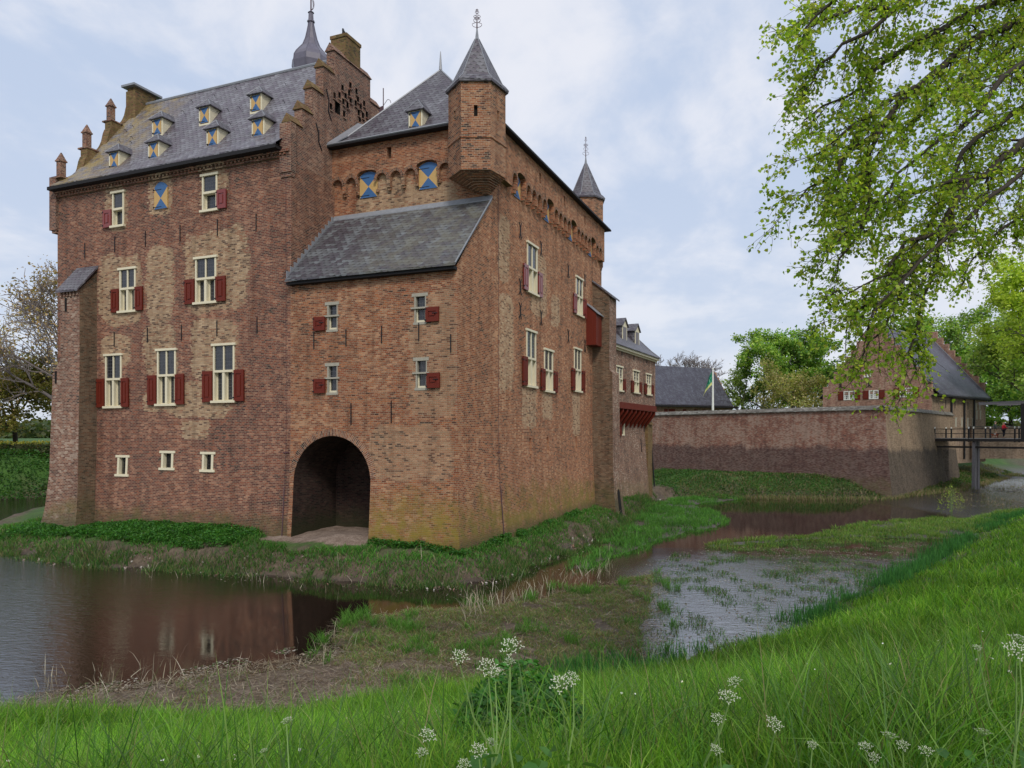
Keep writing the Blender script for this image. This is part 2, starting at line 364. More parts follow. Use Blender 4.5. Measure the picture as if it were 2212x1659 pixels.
# ------------------------------------------------------------------ windows
def shutter_part(T,a0,a1,z0,z1,parent,mat,ring=False,d=.05):
    mb=MB(); mb.pbox(T,a0,a1,d,d+.045,z0,z1)
    w=a1-a0; h=z1-z0; fr=min(.13,w*.24)
    e=d+.045
    for (x0,x1,y0,y1) in ((a0,a0+fr,z0,z1),(a1-fr,a1,z0,z1),(a0+fr,a1-fr,z0,z0+fr*1.3),(a0+fr,a1-fr,z1-fr*1.3,z1)):
        mb.pbox(T,x0,x1,e-.01,e+.03,y0,y1)
    mb.pbox(T,a0+fr+.07,a1-fr-.07,e-.01,e+.035,z0+fr*1.3+.08,z1-fr*1.3-.08)
    o=mb.build('shutter',mat,parent)
    m2=MB()
    if ring: m2.pbox(T,(a0+a1)/2+.02,a1-.05,e+.03,e+.055,(z0+z1)/2+.03,(z0+z1)/2+.06)
    s=T
    if ring: m2.build('latch',MT['iron'],parent)
    for zz in (z0+h*.12,z1-h*.12):
        m2=MB(); m2.pbox(T,a0-.03,a0+.05,e-.02,e+.045,zz-.03,zz+.03); m2.build('hinge',MT['iron'],parent)
    return o
def cross_window(T,a0,a1,z0,z1,parent,lights=2,trans=.50,sh=(1,1),shw=None,mat=None,shmat=None,fw=.09,glass='glass',sq=False):
    M=MT; mat=mat or M['cream']; shmat=shmat or M['red']
    mb=MB(); zt=z0+(z1-z0)*trans; w=a1-a0; fd=.05
    mb.pbox(T,a0,a0+fw,-.22,fd,z0+.1,z1-.1); mb.pbox(T,a1-fw,a1,-.22,fd,z0+.1,z1-.1)
    mb.pbox(T,a0-.09,a1+.09,-.22,fd+.05,z1-.11,z1)         # lintel board
    mb.pbox(T,a0-.09,a1+.09,-.22,fd+.09,z0,z0+.11)         # sill board
    mb.pbox(T,a0+fw,a1-fw,-.22,fd+.03,zt-.05,zt+.06)       # transom
    if lights==2:
        c=(a0+a1)/2; mb.pbox(T,c-.035,c+.035,-.2,fd-.005,zt+.06,z1-.13); mb.pbox(T,c-.07,c+.07,-.2,fd+.01,z0+.11,zt-.05)
        cells=((a0+fw,c-.07),(c+.07,a1-fw))
    else: cells=((a0+fw,a1-fw),)
    for x0,x1 in cells:                                      # inner casement frames of the lower lights
        t=.045
        mb.pbox(T,x0,x0+t,-.19,-.12,z0+.11,zt-.05); mb.pbox(T,x1-t,x1,-.19,-.12,z0+.11,zt-.05)
        mb.pbox(T,x0+t,x1-t,-.19,-.12,z0+.11,z0+.11+t)
    o=mb.build('window',mat,parent)
    g=MB(); g.face([T(a0+fw,-.01,zt+.06),T(a1-fw,-.01,zt+.06),T(a1-fw,-.01,z1-.13),T(a0+fw,-.01,z1-.13)])
    g.face([T(a0+fw,-.17,z0+.11),T(a1-fw,-.17,z0+.11),T(a1-fw,-.17,zt-.05),T(a0+fw,-.17,zt-.05)])
    g.build('glass',M[glass],o)
    sw=shw or w*.46
    hz0,hz1=z0+.06,zt+.03
    if sh[0]: shutter_part(T,a0-sw-.02,a0-.02,hz0,hz1,o,shmat,sq)
    if sh[1]: shutter_part(T,a1+.02,a1+sw+.02,hz0,hz1,o,shmat,sq)
    return o
def slot_window(T,a0,a1,z0,z1,parent):
    mb=MB(); M=MT; fw=.13
    mb.pbox(T,a0,a0+fw,-.25,.03,z0+.12,z1-.12); mb.pbox(T,a1-fw,a1,-.25,.03,z0+.12,z1-.12)
    mb.pbox(T,a0-.12,a1+.12,-.25,.05,z1-.12,z1); mb.pbox(T,a0-.12,a1+.12,-.25,.07,z0,z0+.12)
    o=mb.build('window',M['cream'],parent)
    g=MB(); g.face([T(a0+fw,-.22,z0+.12),T(a1-fw,-.22,z0+.12),T(a1-fw,-.22,z1-.12),T(a0+fw,-.22,z1-.12)]); g.build('glass',M['glassd'],o)
    b=MB()
    for k in (1,2,3): x=a0+fw+(a1-a0-2*fw)*k/4; b.pbox(T,x-.012,x+.012,-.1,-.075,z0+.1,z1-.12)
    b.build('bar',M['iron'],o)
def stone_window(T,a0,a1,z0,z1,parent,side):
    M=MT; mb=MB(); fw=.07; zt=z0+(z1-z0)*.46
    mb.pbox(T,a0-.12,a1+.12,-.2,.02,z1-.14,z1); mb.pbox(T,a0-.05,a1+.05,-.2,.02,z0-.1,z0)
    mb.pbox(T,a0-.14,a1+.14,-.2,.06,zt,zt+.07); mb.pbox(T,a0,a0+fw,-.2,.005,z0,z1-.14)
    mb.pbox(T,a1-.02,a1+.03,-.2,.005,z0,z1-.14)
    o=mb.build('window',M['stone'],parent)
    g=MB(); g.face([T(a0,-.14,z0),T(a1,-.14,z0),T(a1,-.14,z1),T(a0,-.14,z1)]); g.build('glass',M['glass'],o)
    f=MB(); x0,x1=a0+fw,a1-.02
    f.pbox(T,x0,x1,-.13,-.06,z0,z0+.09); f.pbox(T,x0,x0+.05,-.13,-.08,z0,zt); f.pbox(T,x1-.05,x1,-.13,-.08,z0,zt)
    f.build('sash',M['cream'],o)
    w=.62; zz0,zz1=z0-.02,zt+.02
    if side<0: shutter_part(T,a0-w-.06,a0-.06,zz0,zz1,o,M['red'],True)
    else: shutter_part(T,a1+.06,a1+w+.06,zz0,zz1,o,M['red'],True)
def hourglass(T,a0,a1,z0,z1,parent,arch=0.,d=.03,frame=None):
    """painted plank shutter: blue triangles above and below, ochre left and right"""
    mb=MB(); c=(a0+a1)/2; m=(z0+z1)/2; e=d+.04
    mb.pbox(T,a0,a1,d-.03,e-.004,z0,z1,1)
    def f(pts,mi): mb.face([T(a,e,z) for a,z in pts],mi)
    f([(a0,z0),(a1,z0),(c,m)],0); f([(a0,z1),(a0,z0),(c,m)],1); f([(a1,z0),(a1,z1),(c,m)],1)
    top=[(a1-(a1-a0)*k/10, z1+arch*math.sin(math.pi*k/10)**.8) for k in range(11)]
    f([(c,m)]+top,0)
    if arch:
        for p,q in zip(top,top[1:]): mb.face([T(p[0],d-.03,p[1]),T(p[0],e,p[1]),T(q[0],e,q[1]),T(q[0],d-.03,q[1])],0)
    o=mb.build('shutter',[MT['blue'],MT['yellow']],parent)
    hh=z1-z0
    for zz in (z0+.1*hh,z1-.08*hh): h=MB(); h.pbox(T,a0-.05,a0+(a1-a0)*.55,e,e+.012,zz-.012,zz+.012); h.pbox(T,a0-.06,a0,e-.02,e+.03,zz-.035,zz+.035); h.build('hinge',MT['iron'],o)
    return o
def anchor(T,a,z,parent,h=.65,kind='I'):
    mb=MB()
    if kind=='I': mb.pbox(T,a-.018,a+.018,0,.04,z-h/2,z+h/2)
    else:
        for s in (-1,1):
            pts=[T(a+s*.15,.03,z+h/2),T(a+s*.02,.04,z+h*.22),T(a+s*.02,.04,z-h*.22),T(a+s*.15,.03,z-h/2)]
            mb.tube(pts,.022,4)
    mb.build('wall_anchor',MT['iron'],parent)

# ------------------------------------------------------------------ the castle
TH=R(-22.5); CF=Frame(-2.25,30.0,TH)
def BT(z): return .30*max(0.,(5-z)/5)**1.5
U0,U1=-24.0,-8.45; DM=3.245; VE=21.7; LD=9.6
castle=tag(empty('castle',(-2.25,30.0,0),TH),'large red brick castle with stepped gables, slate roofs and corner turrets rising from the moat','castle')
def C(mb,name,mat,smooth=False): return mb.build(name,mat,castle,smooth)

# --- residence block on the left
TL=Tf(0.,BT); rc=lambda *p:CF.rect('y',0.,*p)
winL=[(rc(259.5,577.8,294,675.7),2,(1,1)),(rc(423,553.6,468,657),2,(1,1)),(rc(228.6,764,263.6,882),2,(1,1)),
      (rc(340.7,752.8,380.7,877),2,(1,1)),(rc(461.6,741.6,507.4,870.3),2,(1,1)),
      (rc(243.8,412.7,268.8,491.7),1,(1,0)),(rc(437.8,375,470.5,458),1,(0,1))]
smL=[rc(256,983,278,1029),rc(350.5,973.7,376,1015.4),rc(438.5,975.8,462.5,1019.6)]
holes=[w[0] for w in winL]+smL
mb=MB()
wallgrid(mb,TL,U0,U1,-1,18.15,[(a+.02,b-.02,c+.02,d-.02) for a,b,c,d in holes],.3,BT,1,0,zb=ZB)
mb.face([(U0-BT(z),-BT(z) if y==0 else y,z) for y,z in ((LD,-1),(0,-1),(0,5),(LD,5))]); mb.face([(U0,LD,5),(U0,0,5),(U0,0,18.15),(U0,LD,18.15)])
mb.face([(U1,0,0),(U1,LD,0),(U1,LD,17.5),(U1,0,17.5)]); mb.face([(U0,LD,0),(U0,LD,18.1),(U1,LD,18.1),(U1,LD,0)])
C(mb,'wall',MT['brickL'])
for (a,b,c,d),l,s in winL:
    cross_window(TL,a,b,c,d,castle,l,.53 if l==2 else .50,s,shw=None if l==2 else .58,shmat=MT['red'] if l==2 else MT['pink'])
for r in smL: slot_window(TL,*r,castle)
a,b,c,d=rc(335.5,404,363.8,451.7); hourglass(TL,a,b,c,d-.05,castle,arch=.28)
for zx,zy in ((275,1625),(469,1585),(667,1548),(892,1511),(1134,1475),(1385,1440)):
    a,z=CF.meas('y',0.,(100+zx/2.765)/1.085,(zy/2.765)/1.085); anchor(TL,a,z,castle,.8)
for zx,zy in ((483,542),(655,520),(831,507),(1015,486),(1223,469)):
    a,z=CF.meas('y',0.,(50+zx/2.2114)/1.085,(550+zy/2.2114)/1.085); anchor(TL,a,z,castle,.75)
# cornice under the eaves with brick dentils
mb=MB(); mb.pbox(TL,U0,U1+.002,0,.12,17.72,17.8); mb.pbox(TL,U0,U1+.002,0,.2,17.9,18.0)
k=U0+.1
while k<U1-.1: mb.pbox(TL,k,k+.12,0,.17,17.8,17.9); k+=.24
C(mb,'cornice',MT['brickL'])
mb=MB(); mb.box(U0-.05,-8.9,-.44,0,18.0,18.14); mb.box(U0-.05,-8.9,-.56,-.44,18.0,18.17); C(mb,'eave_board',MT['eave'])
# slate roof with a ridge
RZ,RV,EZ=24.6,4.8,18.28
mb=MB()
def roofprof(x0,x1):
    P=[(-.56,EZ-.05),(.6,19.15),(1.6,20.3),(RV,RZ)]
    Q=[(LD+.56,EZ-.05),(LD-.6,19.15),(LD-1.6,20.3),(RV,RZ)]
    for S in (P,Q):
        for (v0,z0),(v1,z1) in zip(S,S[1:]):
            mb.face([(x0,v0,z0),(x1,v0,z0),(x1,v1,z1),(x0,v1,z1)] if S is P else [(x1,v0,z0),(x0,v0,z0),(x0,v1,z1),(x1,v1,z1)])
    mb.face([(x0,-.56,EZ-.12),(x1,-.56,EZ-.12),(x1,-.56,EZ-.05),(x0,-.56,EZ-.05)])
    mb.face([(x0,-.56,EZ-.12),(x0,.2,EZ-.12),(x1,.2,EZ-.12),(x1,-.56,EZ-.12)])
roofprof(U0+.3,-8.87); mainroof=C(mb,'roof',MT['slate'])
mb=MB(); mb.tube([(U0+.3,RV,RZ+.02),(-8.87,RV,RZ+.02)],.09,6)
mb.build('ridge_cap',MT['lead'],mainroof)
for k in range(26):
    hk=MB()
    u=-23+14*random.random(); t=random.random()*.9+.05; v=1.6+(RV-1.6)*t; z=20.3+(RZ-20.3)*t
    hk.tube([(u,v,z+.02),(u,v-.1,z+.12),(u+.02,v-.22,z+.05)],.016,3)
    hk.build('roof_hook',MT['iron'],mainroof)
def roofL_hit(px,py):
    """where a sight line meets the front slope of the roof (local coordinates)"""
    best=None
    X,Y,Z=(px-CX)/F,1.,(HY-py)/F
    c,s=CF.c,CF.s
    o=(-(CF.o[0])*c-(CF.o[1])*s, (CF.o[0])*s-(CF.o[1])*c)
    dx=X*c+Y*s; dy=-X*s+Y*c
    m=(RZ-20.3)/(RV-1.6); k=20.3-m*1.6
    # H+Z t = m*(oy+dy t)+k
    t=(m*o[1]+k-H)/(Z-m*dy)
    return o[0]+dx*t,o[1]+dy*t,H+Z*t
def dormer(u,v,z,m,w=.62,h=.96,rz=.5,par=None):
    """small roof window: base point on the slope, cheeks clad with boards, hipped slate cap"""
    par=par or castle
    def zr(vv): return z+m*(vv-v)
    vb=v+h/m
    mb=MB(); x0,x1=u-w/2-.07,u+w/2+.07; z0,z1=z-.04,z+h
    T=Tf(v)
    mb.pbox(T,x0,x0+.08,-.05,.03,z0,z1); mb.pbox(T,x1-.08,x1,-.05,.03,z0,z1); mb.pbox(T,x0+.08,x1-.08,-.05,.03,z0,z0+.09); mb.pbox(T,x0+.08,x1-.08,-.05,.03,z1-.07,z1)
    for xx in (x0+.01,x1-.01):                                   # boarded cheeks
        n=6; pts=[]
        for i in range(n):
            za=z+h*i/n; zb_=z+h*(i+1)/n-.012
            s=.012 if xx>u else -.012
            mb.face([(xx,v,za),(xx,v+(za-z)/m,za),(xx+s,v+(zb_-z)/m,zb_),(xx+s,v,zb_)])
            mb.face([(xx+s,v,zb_),(xx+s,v+(zb_-z)/m,zb_),(xx,v+(zb_-z)/m,zb_+.012),(xx,v,zb_+.012)])
    o=mb.build('dormer',MT['cream'],par)
    # the cap: hipped, its back running into the slope
    e=.14; zt=z1-.02; a0,a1=x0-e,x1+e; vf=v-e-.02
    zk=zt+rz; vr=v+.22; vm=v+(zk-z)/m+.05; vbk=v+(zt-z)/m
    mb=MB()
    mb.face([(a0,vf,zt),(a1,vf,zt),(u,vr,zk)]); mb.face([(a1,vf,zt),(a1,vbk,zt),(u,vm,zk),(u,vr,zk)]); mb.face([(a0,vbk,zt),(a0,vf,zt),(u,vr,zk),(u,vm,zk)])
    mb.face([(a0,vf,zt-.035),(a0,vbk,zt-.035),(a1,vbk,zt-.035),(a1,vf,zt-.035)])
    mb.face([(a0,vf,zt-.035),(a1,vf,zt-.035),(a1,vf,zt),(a0,vf,zt)]); mb.face([(a1,vf,zt-.035),(a1,vbk,zt-.035),(a1,vbk,zt),(a1,vf,zt)]); mb.face([(a0,vbk,zt-.035),(a0,vf,zt-.035),(a0,vf,zt),(a0,vbk,zt)])
    mb.build('dormer_roof',MT['slateD'],o)
    mb=MB()
    for p,q in (((a0,vf,zt),(u,vr,zk)),((a1,vf,zt),(u,vr,zk)),((u,vr,zk),(u,vm,zk))): mb.tube([p,q],.02,4)
    mb.build('lead_hip',MT['lead'],o)
    s=hourglass(T,u-w/2+.035,u+w/2-.035,z+.09,z1-.1,o,d=0.)
m_=(RZ-20.3)/(RV-1.6)
for px,py in ((247.5,350),(332.8,330),(340.8,277.7),(459.8,302.3),(442.5,253.3),(558.2,281.7),(553.5,227.3)):
    u,v,z=roofL_hit(px,py+16); dormer(u,v,z,m_)
# right stepped gable
vk=[0,.76,1.5,2.33,3.2]; tz=[19.3,20.2,21.5,22.9,24.1]
cols=[(vk[i],(vk+[RV-.02])[i+1] if i<4 else 6.4,tz[i]) for i in range(5)]
cols[4]=(3.2,6.4,24.1)
cols+= [(9.6-(vk[i+1]),9.6-vk[i],tz[i]) for i in (3,2,1,0)]
dv=[(680,1140),(782,1110),(860,1190),(575,1240),(640,1240),(720,1245),(765,1210),(690,1320),(785,1300),(880,1290),(745,1370),(850,1340),(915,1380),(960,1345),(530,1385),(700,1480),(890,1465),(945,1500),(995,1490),(905,1550),(1045,1575)]
dh=[]
for x,y in dv:
    a,z=CF.meas('x',U1,(680+x/5.53)/1.085,(y/5.53)/1.085); dh.append((a-.1,a+.1,z-.17,z+.17))
a,z=CF.meas('x',U1,(680+615/5.53)/1.085,(1400/5.53)/1.085); dh.append((a-.22,a+.22,z-.3,z+.3))
a,z=CF.meas('x',U1,797,281); ga,gz=a,z; dh.append((a-.3,a+.3,z-.55,z+.35))
TG=Tr(U1); mb=MB()
dh=[(h[0],h[1],h[2],h[3]) for h in dh]
opn=[(v0,v1,zt,24.1,'open') for (v0,v1,zt) in cols if zt<24.1]
wallgrid(mb,TG,0,9.6,17.5,24.1,dh+opn,.22,back=1,rev=1)  # hole reveals painted dark to stand in for the shade inside
for (v0,v1,zt) in cols:
    mb.face([TG(v0,-.45,17.5),TG(v0,-.45,zt),TG(v1,-.45,zt),TG(v1,-.45,17.5)])
    mb.face([TG(v0,0,17.5),TG(v0,0,zt),TG(v0,-.45,zt),TG(v0,-.45,17.5)]); mb.face([TG(v1,0,17.5),TG(v1,-.45,17.5),TG(v1,-.45,zt),TG(v1,0,zt)])
    mb.face([TG(v0,0,zt),TG(v1,0,zt),TG(v1,-.45,zt),TG(v0,-.45,zt)])
gable=C(mb,'gable',[MT['brickG'],MT['dark']])
mb=MB()
for h in dh[:21]:
    mb=MB(); mb.pbox(TG,h[0]-.02,h[1]+.02,0,.07,h[2]-.06,h[2]-.0); mb.build('perch',MT['brickG'],gable)
hourglass(TG,ga-.28,ga+.28,gz-.54,gz+.05,gable,arch=.22,d=-.12)
# front corner pier under the first step
mb=MB(); mb.box(-9.02,U1+.06,-.12,.25,17.0,19.25); mb.box(-9.0,U1+.04,-.06,.2,16.8,17.0); mb.build('pier',MT['brickG'],gable)
for (v0,v1,zt) in cols:
    mb=MB(); e=.07; x0,x1=U1-.45-e,U1+e; xm=(x0+x1)/2
    if v0<RV: a0,a1=v0-.07,min(v1+.02,9.6)
    else: a0,a1=v0-.02,v1+.07
    if zt>24: a0,a1=3.13,6.47
    mb.face([(x1,a0,zt),(x1,a1,zt),(xm,a1,zt+.42),(xm,a0,zt+.42)]); mb.face([(x0,a1,zt),(x0,a0,zt),(xm,a0,zt+.42),(xm,a1,zt+.42)])
    mb.face([(x0,a0,zt),(x1,a0,zt),(xm,a0,zt+.42)]); mb.face([(x1,a1,zt),(x0,a1,zt),(xm,a1,zt+.42)]); mb.face([(x0,a0,zt),(x0,a1,zt),(x1,a1,zt),(x1,a0,zt)])
    mb.build('coping',MT['brickMoss'] if v0<2.4 else MT['brickG'],gable)
def anch_line(pts,r=.03):
    mb=MB(); mb.tube(pts,r,4); mb.build('wall_anchor',MT['iron'],gable)
for q in (((2.55,21.9),(2.75,21.4),(2.7,20.9),(2.95,20.5)),((1.75,19.9),(1.95,19.5),(1.95,19.1),(2.2,18.75))):
    anch_line([TG(a,.03,z) for a,z in q])
mb=MB(); mb.box(-9.43,U1-.02,4.26,5.5,23.9,25.35); mb.box(-9.46,U1+.02,4.22,5.54,25.35,25.52); ch=C(mb,'chimney',MT['brickMoss'])
# left curved gable
def topl(v):
    v=min(v,9.6-v)
    k=min(3,int((v+.15)//1.5)); r=v-1.5*k; base=18.84+2.1*k
    if k==3: return base if r<.5 else base+.9
    if r<.72: return base
    t=(r-.72)/.63
    return base+1.6*(.12+ .88*(t**1.6 if t<.6 else (.6**1.6+(1-.6**1.6)*math.sin((t-.6)/.4*math.pi/2))))
mb=MB(); xs=sorted({round(x,4) for x in [k*.1 for k in range(0,97)]+[1.35,2.85,4.35,8.25,6.75,5.25,.72,2.22,3.72]})
TLG=Tr(U0+.5)
xs=[x for x in xs if x<=9.6]
for x0,x1 in zip(xs,xs[1:]):
    t0,t1=topl(x0+1e-4),topl(x1-1e-4)
    mb.hexa([(U0-.02,x0,17.8),(U0+.5,x0,17.8),(U0+.5,x1,17.8),(U0-.02,x1,17.8),(U0-.02,x0,t0),(U0+.5,x0,t0),(U0+.5,x1,t1),(U0-.02,x1,t1)])
lg=C(mb,'gable',MT['brickMoss'])
for k in range(3):
    for v in (.12+1.5*k,9.48-1.5*k):
        mb=MB(); b=18.84+2.1*k; u=U0+.12
        mb.box(u-.32,u+.42,v-.32,v+.42 if v<5 else v+.32,b-.08,b)
        mb.box(u-.16,u+.16,v-.16,v+.16,b,b+.85); mb.box(u-.21,u+.21,v-.21,v+.21,b+.85,b+.92)
        mb.lathe((u,v),[(b+.92,.27),(b+1.36,.03)],4,math.pi/4); mb.build('pinnacle',MT['brickG'],lg)
mb=MB(); mb.box(U0-.4,U0+.1,-.18,.45,16.0,18.84); mb.box(U0-.3,U0+.05,-.1,.35,15.85,16.0); mb.build('pier',MT['brickG'],lg)
mb=MB(); mb.box(-23.74,-23.0,4.0,5.6,21.6,25.15); mb.box(-23.68,-23.06,4.06,5.54,25.15,25.35); c2=C(mb,'chimney',MT['brickMoss'])
mb=MB(); mb.box(-23.9,-22.85,3.8,5.8,25.35,25.47); mb.build('chimney_cap',MT['lead'],c2)
# diagonal buttress on the left corner
def buttress(name,x0,x1,y0,y1,secs,mats,par):
    """tapering pier; secs=[(z,dx0,dx1,dy)] offsets outward"""
    mb=MB()
    for (z0,l0,r0,f0),(z1,l1,r1,f1) in zip(secs,secs[1:]):
        A=[(x0-l0,y0-f0,z0),(x1+r0,y0-f0,z0),(x1+r0,y1,z0),(x0-l0,y1,z0)]; B=[(x0-l1,y0-f1,z1),(x1+r1,y0-f1,z1),(x1+r1,y1,z1),(x0-l1,y1,z1)]
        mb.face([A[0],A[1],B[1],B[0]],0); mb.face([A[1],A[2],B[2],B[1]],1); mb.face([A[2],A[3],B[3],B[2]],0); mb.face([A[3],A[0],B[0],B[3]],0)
    return mb
secs=[(-1,1.25,.4,.6),(0,1.05,.22,.45),(1.2,.9,.1,.22),(3,.75,.0,.08),(8.2,.6,.0,0.),(8.9,0.,0.,0.),(12.4,0.,0.,0.)]
mb=buttress('b',-22.4,-21.0,-.98,0.05,secs,None,castle)
mb.face([(-22.4,-.98,12.4),(-21.0,-.98,12.4),(-21.0,0,13.55),(-22.4,0,13.55)],0)
mb.face([(-21.0,-.98,12.4),(-21.0,0.,12.4),(-21.0,0,13.5)],1); mb.face([(-22.4,-.98,12.4),(-22.4,0.,13.5),(-22.4,0.,12.4)],0)
for k in range(6): mb.box(-22.36+k*.24,-22.24+k*.24,-1.06,-.98,12.12,12.4)
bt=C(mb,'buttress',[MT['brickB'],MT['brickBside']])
mb=MB(); mb.hexa([(-22.52,-1.18,12.32),(-20.9,-1.18,12.32),(-20.9,0,13.72),(-22.52,0,13.72),(-22.52,-1.18,12.42),(-20.9,-1.18,12.42),(-20.9,0,13.84),(-22.52,0,13.84)]); mb.build('buttress_roof',MT['slateD'],bt)
mb=MB()                                                        # culvert mouth at its foot
poly=[(-22.95,-.6),(-22.3,-.6),(-22.3,.65)]+[(-22.625+.325*math.cos(t),.65+.33*math.sin(t)) for t in [math.pi*k/8 for k in range(1,8)]]+[(-22.95,.65)]
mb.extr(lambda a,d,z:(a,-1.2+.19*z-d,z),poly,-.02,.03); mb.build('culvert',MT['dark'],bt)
for a,z in ((-22.0,11.7),(-22.75,8.0)):
    mb=MB(); mb.box(a-.07,a+.07,-1.0,-.97,z-.35,z+.35) if a>-22.4 else mb.box(a-.07,a+.07,-1.0,-.96,z-.32,z+.32); mb.build('vent_slit',MT['dark'],bt)

# --- lean-to with the big arched niche
VK=-.05; TK=Tf(VK,BT); rk=lambda *p:CF.rect('y',VK,*p)
stw=[(rk(707,652,728,712),-1),(rk(895,633,919,696),1),(rk(707,784,728,848),-1),(rk(898,772,921,838),1)]
AX0,AX1,AZ=-8.22,-4.12,5.0; AR=(AX1-AX0)/2; AC=(AX0+AX1)/2; SP=AZ-.03-AR
mb=MB()
wallgrid(mb,TK,U1,0.,-1,12.0,[w[0] for w in stw]+[(AX0,AX1,-1,AZ,'open')],.25,BT,0,1,zb=ZB)
n=24; arc=[(AC-AR*math.cos(math.pi*k/n),SP+AR*math.sin(math.pi*k/n)) for k in range(n+1)]
for (a,z),(b,w) in zip(arc,arc[1:]):
    mb.face([TK(a,0,z),TK(b,0,w),TK(b,0,AZ),TK(a,0,AZ)])
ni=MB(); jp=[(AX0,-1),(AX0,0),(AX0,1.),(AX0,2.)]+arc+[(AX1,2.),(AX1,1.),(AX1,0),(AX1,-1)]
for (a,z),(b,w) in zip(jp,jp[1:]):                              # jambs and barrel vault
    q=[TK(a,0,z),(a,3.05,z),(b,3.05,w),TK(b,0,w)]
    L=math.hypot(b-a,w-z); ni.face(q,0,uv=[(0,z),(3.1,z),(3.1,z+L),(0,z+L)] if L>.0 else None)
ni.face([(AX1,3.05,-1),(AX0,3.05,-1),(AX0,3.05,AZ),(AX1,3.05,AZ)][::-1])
TRb=Tr(0.,BT)
vs=[rw for rw in ()]
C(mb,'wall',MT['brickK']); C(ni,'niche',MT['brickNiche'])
mb=MB()                                                         # brick voussoirs round the arch
nn=40
for k in range(nn):
    t0,t1=math.pi*k/nn,math.pi*(k+1)/nn
    t0=.1+(math.pi-.2)*k/nn; t1=.1+(math.pi-.2)*(k+1)/nn
    P=[(AC-(AR+r)*math.cos(t),SP+(AR+r)*math.sin(t)) for t,r in ((t0,0),(t1,0),(t1,.3),(t0,.3))]
    mb.face([TK(a,.012,z) for a,z in P],0,uv=[(.0,t0*AR),(.0,t1*AR),(.30,t1*AR),(.30,t0*AR)])
C(mb,'arch',MT['brickRing'])
for r,s in stw: stone_window(TK,r[0],r[1],r[2],r[3],castle,s)
for x,y,h in ((168,680,.75),(315,667,.75),(478,652,.75),(648,640,.75),(794,692,.75),(338,1015,.95),(522,1006,.95)):
    a,z=CF.meas('y',VK,(650+x/1.9517)/1.085,(450+y/1.9517)/1.085); anchor(TK,a,z,castle,h)
mb=MB(); mb.hexa([(U1,-.45,11.9),(.12,-.45,11.9),(.12,DM,15.62),(U1,DM,15.62),(U1,-.45,11.99),(.12,-.45,11.99),(.12,DM,15.74),(U1,DM,15.74)])
kr=C(mb,'roof',MT['slateK'])
mb=MB(); mb.box(U1,.02,-.36,-.05,11.78,11.9); mb.build('eave_board',MT['eave'],kr)
mb=MB(); mb.hexa([(U1,DM-.16,15.56),(.14,DM-.16,15.56),(.14,DM,15.8),(U1,DM,15.8),(U1,DM-.16,15.62),(.14,DM-.16,15.62),(.14,DM-.02,15.85),(U1,DM-.02,15.85)])
for k in range(14):                                             # stepped lead flashing against the gable wall
    v=-.35+k*.255; z=11.99+(v+.45)*1.0135; mb.box(U1,U1+.03,v,v+.28,z,z+.32)
mb.tube([(.13,-.45,12.0),(.13,DM,15.76)],.03,4)
mb.build('lead_flashing',MT['lead'],kr)

# --- main block: right wall
rr_=lambda *p:CF.rect('x',0.,*p)
WR=[((7.85,9.3,12.3,14.95),(1,1),'pink'),((16.1,17.5,12.4,14.85),(1,1),'pink'),((7.75,9.1,7.45,10.45),(1,0),'red'),
    ((10.4,11.8,7.35,9.75),(1,1),'red'),((15.75,17.15,7.65,10.4),(1,1),'red')]
SR=[(8.2,8.5,3.95,4.85),(10.85,11.15,4.0,4.9),(16.05,16.35,4.05,4.95)]
mb=MB()
wallgrid(mb,TRb,VK,DM,-1,12.,[],.3,BT,1,0,zb=ZB)
mb.face([(0,-.05,12),(0,DM,12),(0,DM,15.6)])
wallgrid(mb,TRb,DM,VE,-1,19.1,[w[0] for w in WR]+[(5.6,5.75,17.9,17.95)][:0]+SR,.3,BT,0,0,back=0,zb=ZB)
mb.face([(0,VE,0),(-8.4,VE,0),(-8.4,VE,19.1),(0,VE,19.1)])
C(mb,'wall',MT['brickM'])
for (a,b,c,d),s,m in WR: cross_window(TRb,a,b,c,d,castle,2,.5,s,shw=.62,shmat=MT[m])
for a,z in ((6.9,15.2),(9.9,15.0),(6.9,12.4),(6.9,11.2),(9.9,11.3),(14.6,14.8),(18.0,14.9),(14.6,10.9),(18.0,10.7)): anchor(TRb,a,z,castle,.8,'X')
